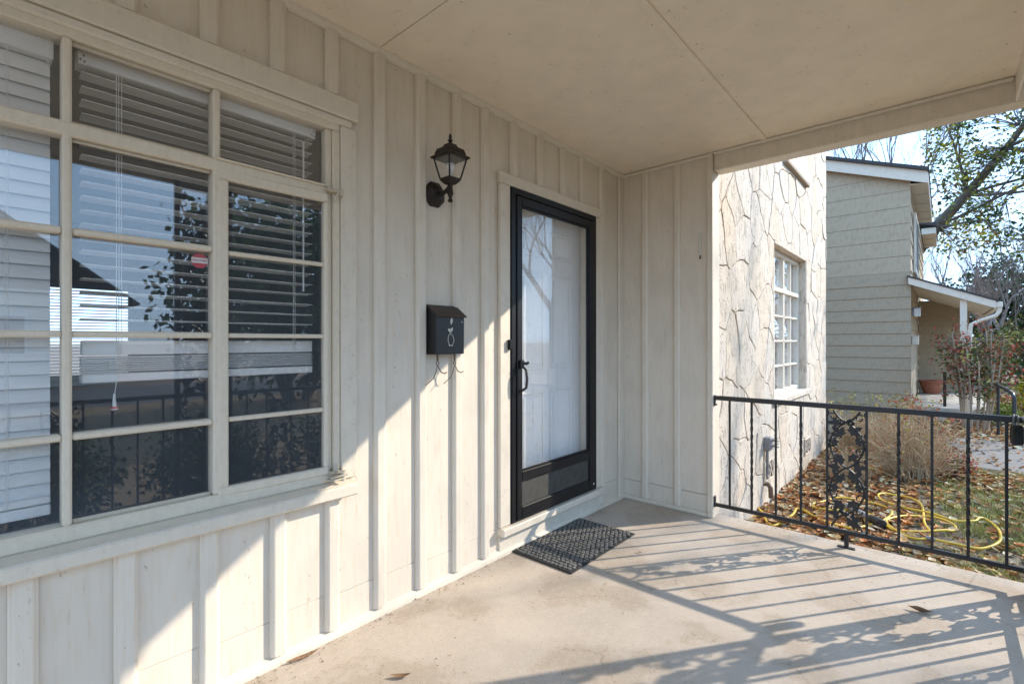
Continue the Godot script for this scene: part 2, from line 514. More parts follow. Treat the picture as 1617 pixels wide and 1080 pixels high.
func build_main_wall() -> void:
	var w := thing("porch_wall", "long cream board and batten wall with the window and the front door", "wall")
	var b := MB.new()
	var x0 := -0.14
	var x1 := -0.012
	b.box(V(x0, -0.3, -0.15), V(x1, 2.8, DZ0))
	b.box(V(x0, -0.3, DZ0), V(x1, DY0 - 0.04, DZ1))
	b.box(V(x0, DY1, DZ0), V(x1, 2.8, DZ1))
	b.box(V(x0, -0.3, DZ1), V(x1, 2.8, WZ0))
	b.box(V(x0, -0.3, WZ0), V(x1, WY0, WZ1))
	b.box(V(x0, WY1, WZ0), V(x1, 2.8, WZ1))
	b.box(V(x0, -0.3, WZ1), V(x1, 2.8, ZEND))
	part("wall_core", b, M.wall, w)
	var bz := [0.325, 0.59, 0.825, 1.075, 1.33, 1.572, 1.785, 2.022, 2.257, 2.490, 2.712, 2.948, 3.182, 3.412, 3.65, 3.885, 4.12, 4.355, 4.59, 4.83, 5.07, 5.31, 5.55]
	var cuts := bz.duplicate()
	cuts.append_array([0.003, 0.340, 1.345, 2.465, 3.90, ZEND])
	cuts.sort()
	for i in cuts.size() - 1:
		var za: float = cuts[i] + 0.001
		var zb: float = cuts[i + 1] - 0.001
		if zb - za < 0.01:
			continue
		var zm := (za + zb) / 2
		var spans := [[0.02, CEIL]]
		if zm > 0.340 and zm < 1.345:
			spans = [[0.02, 0.11], [2.2, CEIL]]
		elif zm > 2.465 and zm < 3.90:
			spans = [[0.02, 0.60], [2.2, CEIL]]
		for s in spans:
			var parts_y := [s]
			if s[0] < 0.1 and s[1] > 0.3:
				var cut := 0.165 + rng.randf_range(-0.02, 0.03)
				parts_y = [[s[0], cut - 0.0008], [cut + 0.0008, s[1]]]
			for y in parts_y:
				b = MB.new()
				var out := rng.randf_range(-0.0018, 0.0)
				b.box(V(-0.012, y[0], za), V(out, y[1], zb), 0.0012)
				part("board", b, M.wall, w)
	var cache := {}
	for z in bz:
		var runs := [[0.035, CEIL - 0.018]]
		if z > 0.36 and z < 1.47:
			runs = [[2.232, CEIL - 0.018]]
		elif z > 2.35 and z < 3.95:
			runs = [[0.035, 0.588], [2.285, CEIL - 0.018]]
		for r in runs:
			var key := "%.3f %.3f" % [r[0], r[1]]
			if not cache.has(key):
				cache[key] = batten_mesh(r[0], r[1], 0.062).mesh(M.batten)
			part_mesh("batten", cache[key], w, Transform3D(Basis.IDENTITY, V(0, 0, z)))
	b = MB.new()
	b.box(V(0, 0.01, 0.0), V(0.02, CEIL - 0.018, 0.072), 0.004)
	part("corner_strip", b, M.batten, w)
	# base strip and the rounded moulding under the ceiling, laid over the battens
	b = MB.new()
	b.xf = Transform3D(Basis(V(1, 0, 0), V(0, 1, 0), V(0, 0, 1)), V(0, 0, 0.0))
	b.prism(PackedVector2Array([Vector2(0, 0.0), Vector2(0.03, 0.0), Vector2(0.028, 0.016), Vector2(0.0, 0.034)]), ZEND)
	part("base_strip", b, M.trim, w)
	b = MB.new()
	var prof := PackedVector2Array([Vector2(0, CEIL)])
	for i in 6:
		var a := PI / 2 * i / 5
		prof.append(Vector2(0.030 * sin(a) , CEIL - 0.030 * cos(a) ))
	b.prism(prof, ZEND)
	part("crown_moulding", b, M.trim, w)

func build_end_wall() -> void:
	var w := thing("wing_side_wall", "short cream board and batten wall closing the porch beside the railing", "wall", V(0.36, 0, 0))
	var b := MB.new()
	b.box(V(-0.14, -0.3, -0.13), V(0.695, 2.8, -0.012))
	part("wall_core", b, M.wall, w)
	for p in [[0.0, 0.205], [0.205, 0.46], [0.46, 0.682]]:
		for y in [[0.02, 0.148], [0.150, CEIL]]:
			b = MB.new()
			b.box(V(p[0] + 0.001, y[0] + rng.randf_range(0, 0.003), -0.012), V(p[1] - 0.001, y[1], rng.randf_range(-0.0015, 0.0)), 0.0012)
			part("board", b, M.wall, w)
	for x in [[0.176, 0.234], [0.434, 0.487]]:
		b = batten_mesh(0.03, CEIL - 0.018, x[1] - x[0])
		part_mesh("batten", b.mesh(M.batten), w, Transform3D(Basis(V(0, 0, 1), V(0, 1, 0), V(-1, 0, 0)), V((x[0] + x[1]) / 2, 0, 0)))
	b = MB.new()
	b.box(V(0.684, 0.0, -0.12), V(0.722, 2.80, 0.022), 0.003)
	part("corner_board", b, M.trim, w)
	b = MB.new()
	b.box(V(0.0, 0.0, 0.0), V(0.683, 0.028, 0.026), 0.006)
	part("base_strip", b, M.trim, w)
	b = MB.new()
	b.box(V(0.0, CEIL - 0.026, 0.0), V(0.72, CEIL, 0.026), 0.01)
	part("crown_moulding", b, M.trim, w)
	b = MB.new()   # a plugged cable hole high in the corner
	b.xf = Transform3D(Basis(V(1, 0, 0), V(0, 0, -1), V(0, 1, 0)), V(0.045, 2.485, 0))
	b.lathe([Vector2(0.0, 0.012), Vector2(0.012, 0.010), Vector2(0.022, 0.004), Vector2(0.024, 0.0)], Vector3.ZERO, 10)
	part("cable_plug", b, M.putty, w)
	b = MB.new()
	b.tube([V(0.632, 2.02, 0.006), V(0.632, 1.86, 0.006)], 0.007, 8)
	part("paper_roll", b, M.white_leaf, w)
	b = MB.new()
	b.tube([V(0.632, 1.862, 0.004), V(0.632, 1.846, 0.012), V(0.632, 1.836, 0.010)], 0.005, 6)
	part("screw_hook", b, M.iron, w)

func build_beams() -> void:
	var e := thing("end_beam", "cream painted beam over the railing and the yard opening", "beam", V(0.72, BEAM, -0.06))
	var b := MB.new()
	b.box(V(0.724, BEAM, -0.12), V(2.31, CEIL + 0.25, 0.0), 0.006)
	part("beam_body", b, M.trim, e)
	b = MB.new()
	b.box(V(0.724, CEIL - 0.02, 0.0), V(2.21, CEIL, 0.028), 0.008)
	part("cover_strip", b, M.trim, e)
	var f := thing("front_beam", "cream painted beam running along the open front of the porch", "beam", V(2.26, BEAM, 3.0))
	b = MB.new()
	b.box(V(2.212, BEAM, 0.002), V(2.31, CEIL + 0.25, ZEND), 0.006)
	part("beam_body", b, M.trim, f)
	b = MB.new()
	b.box(V(2.312, BEAM - 0.02, -0.14), V(2.34, CEIL + 0.22, ZEND), 0.004)
	part("fascia_board", b, M.trim, f)

# ---------------------------------------------------------------- window
func pane(parent: Node3D, x: float, y0: float, y1: float, z0: float, z1: float, m: Material, tilt := 0.0) -> void:
	var b := MB.new()
	b.xf = Transform3D(Basis(V(0, 0, 1), tilt * 0.4) * Basis(Vector3.UP, tilt), V(x, (y0 + y1) / 2, (z0 + z1) / 2))
	var h := (y1 - y0) / 2
	var w := (z1 - z0) / 2
	for dx in [0.0, -0.003, -0.009, -0.012]:
		b.quad(V(dx, -h, -w), V(dx, h, -w), V(dx, h, w), V(dx, -h, w), V(1 if dx == 0.0 or dx == -0.009 else -1, 0, 0))
	part("pane", b, m, parent)

func build_window() -> void:
	var w := thing("picture_window", "wide steel sash window in flaking cream paint with venetian blinds behind", "window", V(0, WY0, 3.16))
	var b := MB.new()
	# casing boards, header with drip bead, sill
	b.box(V(0.0, 2.196, 2.374), V(0.03, 2.282, 3.96), 0.004)
	part("header_board", b, M.trim, w)
	b = MB.new()
	b.box(V(0.0, 2.165, 2.40), V(0.022, 2.1955, 3.92), 0.007)
	part("drip_bead", b, M.trim, w)
	for z in [[2.378, 2.452], [3.866, 3.94]]:
		b = MB.new()
		b.box(V(0.0, 0.655, z[0]), V(0.018, 2.164, z[1]), 0.004)
		part("casing_board", b, M.trim, w)
	b = MB.new()
	b.xf = Transform3D(Basis.IDENTITY, V(0, 0, 2.405))
	b.prism(PackedVector2Array([Vector2(-0.05, 0.592), Vector2(0.062, 0.592), Vector2(0.068, 0.598), Vector2(0.068, 0.634), Vector2(0.062, 0.640), Vector2(-0.05, 0.662)]), 1.58)
	part("sill_board", b, M.trim, w)
	# steel frame
	b = MB.new()
	b.box(V(-0.06, 0.652, WZ0 - 0.004), V(0.012, 0.70, WZ1), 0.006)
	b.box(V(-0.06, 2.138, WZ0 - 0.004), V(0.010, 2.172, WZ1), 0.005)
	b.box(V(-0.06, 0.70, WZ0 - 0.004), V(0.010, 2.138, 2.486), 0.005)
	b.box(V(-0.045, 0.70, 2.486), V(0.000, 2.138, 2.512), 0.004)
	b.box(V(-0.06, 0.70, 3.80), V(0.010, 2.138, WZ1), 0.005)
	part("outer_frame", b, M.sash, w)
	b = MB.new()
	b.box(V(-0.05, 0.70, 3.309), V(0.012, 2.138, 3.331), 0.006)
	part("mullion", b, M.sash, w)
	b = MB.new()
	b.box(V(-0.05, 0.70, 2.913), V(0.010, 2.138, 2.937), 0.006)
	part("mullion", b, M.sash, w)
	b = MB.new()
	b.box(V(-0.05, 1.848, 2.512), V(0.014, 1.89, 3.80), 0.006)
	b.box(V(-0.03, 1.886, 2.512), V(0.026, 1.893, 2.93), 0.002)
	part("transom_bar", b, M.sash, w)
	# fixed lights: middle and left
	for zz in [[2.937, 3.309], [3.331, 3.80]]:
		for y in [0.960, 1.265, 1.570]:
			b = MB.new()
			b.box(V(-0.035, y - 0.010, zz[0]), V(0.008, y + 0.010, zz[1]), 0.005)
			part("muntin", b, M.sash, w)
		var ys := [0.70, 0.950, 0.970, 1.255, 1.275, 1.560, 1.580, 1.848]
		for i in 4:
			pane(w, -0.022, ys[2 * i], ys[2 * i + 1], zz[0], zz[1], M.glass, 0.0)
		pane(w, -0.022, 1.89, 2.138, zz[0], zz[1], M.glass)
	pane(w, -0.022, 1.89, 2.138, 2.512, 2.913, M.glass)
	# putty lines round the middle lights
	b = MB.new()
	for y in [[0.70, 0.712], [1.838, 1.848], [1.89, 1.90], [2.126, 2.138]]:
		b.box(V(-0.02, y[0], 2.938), V(-0.008, y[1], 3.308), 0.003)
	part("putty_line", b, M.putty, w)
	# the casement, pushed a little open on its right-hand pivots
	var c := Node3D.new()
	c.name = "casement_sash"
	w.add_child(c)
	c.position = V(0.012, 0, 2.510 - 3.16)
	c.rotation.y = -0.020
	c.position.y = -WY0
	var fr := MB.new()
	fr.box(V(-0.018, 0.690, 0.0), V(0.010, 0.722, 0.412), 0.005)
	fr.box(V(-0.018, 1.822, 0.0), V(0.010, 1.858, 0.412), 0.005)
	fr.box(V(-0.018, 0.722, 0.378), V(0.010, 1.822, 0.412), 0.005)
	fr.box(V(-0.018, 0.722, 0.0), V(0.010, 1.822, 0.020), 0.005)
	var o := MeshInstance3D.new()
	o.mesh = fr.mesh(M.sash)
	o.name = "sash_frame"
	c.add_child(o, true)
	for y in [0.962, 1.265, 1.562]:
		var mb := MB.new()
		mb.box(V(-0.014, y - 0.008, 0.02), V(0.007, y + 0.008, 0.378), 0.004)
		o = MeshInstance3D.new()
		o.mesh = mb.mesh(M.sash)
		o.name = "muntin"
		c.add_child(o, true)
	var yy := [0.722, 0.954, 0.970, 1.257, 1.273, 1.554, 1.570, 1.822]
	for i in 4:
		var mb := MB.new()
		for dx in [0.0, -0.003, -0.009, -0.012]:
			mb.quad(V(dx - 0.004, yy[2 * i], 0.02), V(dx - 0.004, yy[2 * i + 1], 0.02), V(dx - 0.004, yy[2 * i + 1], 0.378), V(dx - 0.004, yy[2 * i], 0.378), V(1 if dx == 0.0 else -1, 0, 0))
		o = MeshInstance3D.new()
		o.mesh = mb.mesh(M.glass)
		o.name = "pane"
		c.add_child(o, true)
	# paint-caked pivots at the head and foot of the casement
	b = MB.new()
	b.box(V(0.008, 1.868, 2.455), V(0.045, 1.876, 2.53), 0.003)
	b.tube([V(0.038, 1.856, 2.462), V(0.038, 1.886, 2.462)], 0.008, 8)
	b.bar(V(0.03, 1.87, 2.47), V(0.005, 1.83, 2.485), 0.014, 0.012, Vector3.UP, 0.003)
	part("pivot_hinge", b, M.putty, w)
	b = MB.new()
	b.obox(V(0.038, 0.672, 2.487), V(0.05, 0.006, 0.075), Basis(Vector3.UP, 0.3), 0.002)
	b.obox(V(0.045, 0.684, 2.482), V(0.045, 0.006, 0.07), Basis(Vector3.UP, -0.2) * Basis(Vector3.RIGHT, 0.12), 0.002)
	b.obox(V(0.04, 0.697, 2.475), V(0.035, 0.005, 0.05), Basis(Vector3.UP, 0.15) * Basis(Vector3.RIGHT, -0.1), 0.002)
	b.tube([V(0.05, 0.66, 2.462), V(0.05, 0.703, 2.462)], 0.009, 8)
	b.bar(V(0.03, 0.70, 2.485), V(0.012, 0.722, 2.478), 0.02, 0.016, Vector3.UP, 0.003)
	part("pivot_hinge", b, M.putty, w)
	# round warning sticker inside the glass
	var st := thing("window_sticker", "round red sticker with a white band stuck inside the middle pane", "sticker", V(-0.03, 1.53, 2.968))
	b = MB.new()
	var disc := PackedVector2Array()
	for i in 8:
		disc.append(Vector2(cos(TAU * (i + 0.5) / 8), sin(TAU * (i + 0.5) / 8)) * 0.027)
	b.xf = Transform3D(Basis(V(0, 0, -1), V(0, 1, 0), V(1, 0, 0)), V(-0.031, 1.528, 2.968))
	b.prism(disc, 0.0015)
	part("disc", b, M.red, st)
	b = MB.new()
	b.box(V(-0.0295, 1.5195, 2.943), V(-0.0285, 1.5385, 2.993))
	var band := part("band", b, M.white, st)
	var t := TextMesh.new()
	t.text = "WELCOME"
	t.font_size = 16
	t.pixel_size = 0.00057
	t.depth = 0.0004
	t.font = SystemFont.new()
	t.material = M.red
	part_mesh("lettering", t, band, Transform3D(Basis(Vector3.UP, PI / 2), V(-0.0281, 1.5295, 2.968)))

func slat(tilt: float, w: float, len: float) -> MB:
	# a shallow curved slat along z, centred
	var b := MB.new()
	var k := 4
	var pts := []
	for i in k + 1:
		var u := (float(i) / k - 0.5)
		pts.append(Vector2(u * w, 0.0035 * (1.0 - 4.0 * u * u)).rotated(tilt))
	for i in k:
		var a: Vector2 = pts[i]
		var d: Vector2 = pts[i + 1]
		var nn := Vector2(-(d - a).y, (d - a).x).normalized()
		for s in [0.0, -0.0022]:
			var o: Vector2 = nn * s
			b.quad(V(a.x + o.x, a.y + o.y, -len / 2), V(d.x + o.x, d.y + o.y, -len / 2), V(d.x + o.x, d.y + o.y, len / 2), V(a.x + o.x, a.y + o.y, len / 2), V(nn.x, nn.y, 0) * (1 if s == 0.0 else -1))
	for e in [0, k]:
		var p: Vector2 = pts[e]
		var q: Vector2 = pts[1] if e == 0 else pts[k - 1]
		var d := (p - q).normalized()
		var o := Vector2(-d.y, d.x) * 0.0022 * (1 if e == 0 else -1)
		b.quad(V(p.x, p.y, -len / 2), V(p.x + o.x, p.y + o.y, -len / 2), V(p.x + o.x, p.y + o.y, len / 2), V(p.x, p.y, len / 2), V(d.x, d.y, 0))
	return b

func build_blinds() -> void:
	# wide blind, slats open, pulled half way up
	var bx := -0.085
	var z0 := 2.535
	var z1 := 3.285
	var w := thing("open_blind", "white venetian blind with open slats, drawn half way up behind the casement", "blind", V(bx, 1.1, 2.91))
	var b := MB.new()
	b.box(V(bx - 0.028, 2.103, z0), V(bx + 0.028, 2.150, z1), 0.003)
	part("head_rail", b, M.blind, w)
	for z in [z0 - 0.004, z1 - 0.018]:
		b = MB.new()
		b.box(V(bx - 0.031, 2.098, z), V(bx + 0.033, 2.156, z + 0.022), 0.002)
		var br := part("bracket", b, M.white, w)
		b = MB.new()
		for q in [[0.004, 2.145], [0.012, 2.142], [0.006, 2.126], [0.014, 2.112], [0.004, 2.108]]:
			b.box(V(bx + 0.0325, q[1] - 0.003, z + q[0]), V(bx + 0.034, q[1] + 0.003, z + q[0] + 0.004))
		part("screw_hole", b, M.black_rubber, br)
	var me := slat(0.10, 0.050, z1 - z0 - 0.012).mesh(M.blind)
	var y := 2.076
	while y > 1.27:
		part_mesh("slat", me, w, Transform3D(Basis(Vector3.RIGHT, rng.randf_range(-0.004, 0.004)) * Basis(Vector3.BACK, rng.randf_range(-0.06, 0.06)), V(bx, y, (z0 + z1) / 2)))
		y -= 0.0424
	var flat_slat := slat(0.0, 0.050, z1 - z0 - 0.012).mesh(M.blind)
	b = MB.new()
	b.box(V(bx - 0.004, 1.200, z0 + 0.006), V(bx + 0.0245, 1.246, z1 - 0.006), 0.003)
	part("valance_slat", b, M.blind, w)
	y = 1.192
	while y > 1.146:
		part_mesh("slat", flat_slat, w, Transform3D(Basis(Vector3.UP, rng.randf_range(-0.006, 0.006)), V(bx + rng.randf_range(-0.002, 0.002), y, (z0 + z1) / 2)))
		y -= 0.0072
	b = MB.new()
	b.box(V(bx - 0.026, 1.113, z0 + 0.006), V(bx + 0.026, 1.140, z1 - 0.006), 0.003)
	part("bottom_rail", b, M.blind, w)
	for z in [3.185, 2.62]:
		b = MB.new()
		for s in [-1, 1]:
			b.tube([V(bx + 0.027, 2.10, z + 0.004 * s), V(bx + 0.028, 1.6, z + 0.003 * s), V(bx + 0.027, 1.14, z + 0.004 * s)], 0.0011, 4)
		part("ladder_cord", b, M.cord, w)
	b = MB.new()
	var pts := [V(bx + 0.04, 2.1, 3.197), V(bx + 0.042, 1.5, 3.197), V(bx + 0.043, 1.17, 3.198)]
	for i in 26:
		var a := i * 1.9
		pts.append(V(bx + 0.046 + 0.006 * sin(a * 1.3), 1.168 + 0.014 * sin(a), 3.196 + 0.022 * cos(a * 0.73)))
	pts.append_array([V(bx + 0.044, 1.12, 3.197), V(bx + 0.044, 1.075, 3.202)])
	b.tube(pts, 0.0011, 4)
	var cord := part("pull_cord", b, M.cord, w)
	b = MB.new()
	b.lathe([Vector2(0.0, 0.052), Vector2(0.003, 0.051), Vector2(0.0045, 0.03), Vector2(0.0065, 0.012), Vector2(0.010, 0.0), Vector2(0.0, -0.001)], V(bx + 0.044, 1.026, 3.203), 10)
	part("tassel", b, M.white, cord)
	b = MB.new()
	b.lathe([Vector2(0.0079, 0.010), Vector2(0.0100, 0.003)], V(bx + 0.044, 1.0265, 3.203), 10)
	part("tassel_band", b, M.red, cord)
	b = MB.new()
	b.tube([V(bx + 0.036, 2.07, 2.585), V(bx + 0.037, 1.45, 2.586)], 0.004, 6)
	part("tilt_wand", b, M.white, w)
	# second blind in the left-hand light, slats shut, let down nearly to the sill
	z0 = 3.345
	z1 = 3.79
	w = thing("closed_blind", "white venetian blind with shut slats in the leftmost window light", "blind", V(bx, 0.73, 3.57))
	b = MB.new()
	b.box(V(bx - 0.028, 2.088, z0), V(bx + 0.028, 2.146, z1), 0.003)
	part("head_rail", b, M.blind, w)
	b = MB.new()
	b.box(V(bx - 0.03, 2.085, z0 - 0.002), V(bx + 0.032, 2.150, z0 + 0.012), 0.002)
	part("bracket", b, M.white, w)
	me = slat(-1.22, 0.050, z1 - z0 - 0.008).mesh(M.blind)
	y = 2.060
	while y > 0.80:
		part_mesh("slat", me, w, Transform3D(Basis(Vector3.BACK, rng.randf_range(-0.05, 0.05)), V(bx + 0.004, y, (z0 + z1) / 2)))
		y -= 0.0405
	b = MB.new()
	b.box(V(bx - 0.018, 0.762, z0 + 0.004), V(bx + 0.026, 0.784, z1 - 0.004), 0.003)
	b.box(V(bx - 0.022, 0.727, z0 + 0.004), V(bx + 0.026, 0.758, z1 - 0.004), 0.003)
	part("bottom_rail", b, M.blind, w)
	b = MB.new()
	for s in [-1, 1]:
		b.tube([V(bx + 0.028, 2.09, 3.44 + 0.002 * s), V(bx + 0.03, 1.4, 3.441 + 0.003 * s), V(bx + 0.029, 0.76, 3.44 + 0.002 * s)], 0.0010, 4)
	part("ladder_cord", b, M.cord, w)

func build_room() -> void:
	# the dark room behind the window
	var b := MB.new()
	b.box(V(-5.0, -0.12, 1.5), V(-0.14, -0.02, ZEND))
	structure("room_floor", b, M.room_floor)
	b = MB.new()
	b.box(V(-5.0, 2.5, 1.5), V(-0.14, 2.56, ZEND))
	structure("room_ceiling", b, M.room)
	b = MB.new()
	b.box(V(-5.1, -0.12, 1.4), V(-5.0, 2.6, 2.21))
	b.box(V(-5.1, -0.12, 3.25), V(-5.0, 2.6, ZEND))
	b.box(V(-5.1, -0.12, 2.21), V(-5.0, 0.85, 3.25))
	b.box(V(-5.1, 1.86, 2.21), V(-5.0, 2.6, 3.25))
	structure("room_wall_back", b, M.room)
	var fw := thing("far_window", "bright slatted window seen across the dark room through the middle panes", "window", V(-5.05, 0.85, 2.73))
	b = MB.new()
	for q in [[0.85, 0.89, 2.21, 3.25], [1.82, 1.86, 2.21, 3.25], [0.89, 1.82, 2.21, 2.25], [0.89, 1.82, 3.21, 3.25]]:
		b.box(V(-5.08, q[0], q[2]), V(-5.03, q[1], q[3]))
	part("frame", b, M.room, fw)
	var ms := slat(0.35, 0.026, 0.95).mesh(M.blind)
	var sy := 0.91
	while sy < 1.81:
		part_mesh("slat", ms, fw, Transform3D(Basis.IDENTITY, V(-5.03, sy, 2.73)))
		sy += 0.034
	b = MB.new()
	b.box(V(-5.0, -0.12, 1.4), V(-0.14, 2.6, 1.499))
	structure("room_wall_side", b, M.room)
	b = MB.new()
	b.box(V(-5.0, -0.12, ZEND), V(-0.014, 2.8, ZEND + 0.1))
	structure("house_wall_far", b, M.wall)
	b = MB.new()
	b.box(V(-5.2, 2.60, -0.13), V(-0.001, 2.75, ZEND + 0.1))
	structure("house_roof", b, M.roof)

# ---------------------------------------------------------------- doors
func build_doors() -> void:
	var f := thing("door_frame", "cream door casing with a raised wooden threshold", "door frame", V(0, 0, 0.9))
	var b := MB.new()
	b.box(V(0, 2.163, 0.352), V(0.026, 2.230, 1.468), 0.003)
	part("head_casing", b, M.trim, f)
	for z in [[DZ1 + 0.001, 1.462], [0.362, DZ0 - 0.001]]:
		b = MB.new()
		b.box(V(0, 0.166, z[0]), V(0.022, 2.162, z[1]), 0.003)
		part("side_casing", b, M.trim, f)
	b = MB.new()
	b.box(V(-0.14, 0.118, 0.345), V(0.055, 0.163, 1.468), 0.005)
	part("threshold", b, M.trim, f)
	b = MB.new()
	b.box(V(-0.012, 0.02, 0.365), V(0.012, 0.116, 1.46), 0.003)
	part("riser_board", b, M.trim, f)
	b = MB.new()
	b.box(V(0.0, 0.02, 0.365), V(0.018, 0.116, 0.385), 0.002)
	part("riser_strip", b, M.trim, f)
	for z in [[0.431, 0.495], [1.305, 1.371]]:
		b = MB.new()
		b.box(V(-0.135, 0.164, z[0]), V(-0.02, 2.161, z[1]), 0.003)
		part("jamb", b, M.trim, f)
	b = MB.new()
	b.box(V(-0.135, 2.11, 0.496), V(-0.02, 2.161, 1.304), 0.003)
	part("jamb", b, M.trim, f)
	# white six-panel entry door
	var d := thing("entry_door", "white six-panel front door behind the storm door glass", "door", V(-0.08, 0.165, 0.9))
	b = MB.new()
	b.box(V(-0.12, 0.166, 0.498), V(-0.072, 2.108, 1.302), 0.003)
	part("door_slab", b, M.door, d)
	for zc in [[0.62, 0.865], [0.935, 1.18]]:
		for y in [[1.80, 1.99], [1.06, 1.70], [0.34, 0.92]]:
			b = MB.new()
			var z0: float = zc[0]
			var z1: float = zc[1]
			for q in [[y[0], y[0] + 0.016, z0, z1], [y[1] - 0.016, y[1], z0, z1]]:
				b.box(V(-0.072, q[0], q[2]), V(-0.061, q[1], q[3]), 0.005)
			for q in [[z0, z0 + 0.016], [z1 - 0.016, z1]]:
				b.box(V(-0.072, y[0] + 0.0162, q[0]), V(-0.061, y[1] - 0.0162, q[1]), 0.005)
			b.box(V(-0.072, y[0] + 0.035, z0 + 0.035), V(-0.064, y[1] - 0.035, z1 - 0.035), 0.007)
			part("panel", b, M.door, d)
	b = MB.new()
	b.xf = Transform3D(Basis(V(0, 1, 0), V(1, 0, 0), V(0, 0, 1)), V(-0.072, 1.557, 0.94))
	b.lathe([Vector2(0.009, 0.0), Vector2(0.009, 0.003), Vector2(0.006, 0.004), Vector2(0.005, 0.002), Vector2(0.0, 0.002)], Vector3.ZERO, 12)
	part("peephole", b, M.iron, d)
	b = MB.new()
	b.box(V(-0.12, 0.163, 0.498), V(-0.071, 0.19, 1.302), 0.002)
	part("door_sweep", b, M.frame_black, d)
	# black aluminium storm door
	var s := thing("storm_door", "black framed glass storm door with a grey kick panel", "door", V(0.02, 0.165, 0.9))
	b = MB.new()   # fixed frame
	b.box(V(-0.01, 0.166, 1.332), V(0.030, 2.160, 1.370), 0.003)
	b.box(V(-0.01, 0.166, 0.432), V(0.030, 2.160, 0.468), 0.003)
	b.box(V(-0.01, 2.122, 0.468), V(0.030, 2.160, 1.332), 0.003)
	part("door_frame", b, M.frame_black, s)
	var y0 := 0.172
	var y1 := 2.116
	b = MB.new()
	b.box(V(0.0, y0, 1.284), V(0.038, y1, 1.328), 0.005)
	b.box(V(0.0, y0, 0.472), V(0.038, y1, 0.532), 0.005)
	b.box(V(0.0, 2.062, 0.532), V(0.038, y1, 1.284), 0.005)
	b.box(V(0.0, 0.400, 0.532), V(0.038, 0.462, 1.284), 0.005)
	b.box(V(0.0, y0, 0.532), V(0.038, 0.250, 1.284), 0.005)
	part("door_leaf", b, M.frame_black, s)
	b = MB.new()
	b.box(V(0.012, 0.250, 0.532), V(0.024, 0.400, 1.284))
	part("kick_panel", b, M.kick, s)
	b = MB.new()
	for q in [[0.462, 0.474, 0.532, 1.284], [2.050, 2.062, 0.532, 1.284]]:
		b.box(V(0.020, q[0], q[2]), V(0.030, q[1], q[3]), 0.002)
	for q in [[0.532, 0.544], [1.272, 1.284]]:
		b.box(V(0.020, 0.4742, q[0]), V(0.030, 2.0498, q[1]), 0.002)
	part("glazing_bead", b, M.frame_black, s)
	b = MB.new()
	for dx in [0.020, 0.016]:
		b.quad(V(dx, 0.462, 0.532), V(dx, 2.062, 0.532), V(dx, 2.062, 1.284), V(dx, 0.462, 1.284), V(1 if dx == 0.020 else -1, 0, 0))
	part("pane", b, M.dusty_glass, s)
	b = MB.new()
	b.box(V(0.038, 1.085, 1.282), V(0.058, 1.135, 1.312), 0.006)
	b.tube([V(0.058, 1.115, 1.297), V(0.078, 1.112, 1.292), V(0.078, 1.118, 1.276)], 0.009, 8)
	b.tube([V(0.055, 1.09, 1.297), V(0.080, 1.075, 1.297), V(0.086, 1.02, 1.297), V(0.080, 0.968, 1.297), V(0.058, 0.955, 1.300), V(0.040, 0.945, 1.302)], 0.008, 8)
	part("handle", b, M.iron, s)
	b = MB.new()
	b.box(V(0.022, 1.195, 1.374), V(0.045, 1.255, 1.402), 0.003)
	part("strike_catch", b, M.frame_black, s)
	b = MB.new()
	b.tube([V(0.036, 0.215, 0.485), V(0.041, 0.215, 0.485)], 0.006, 8)
	part("screw", b, M.white, s)

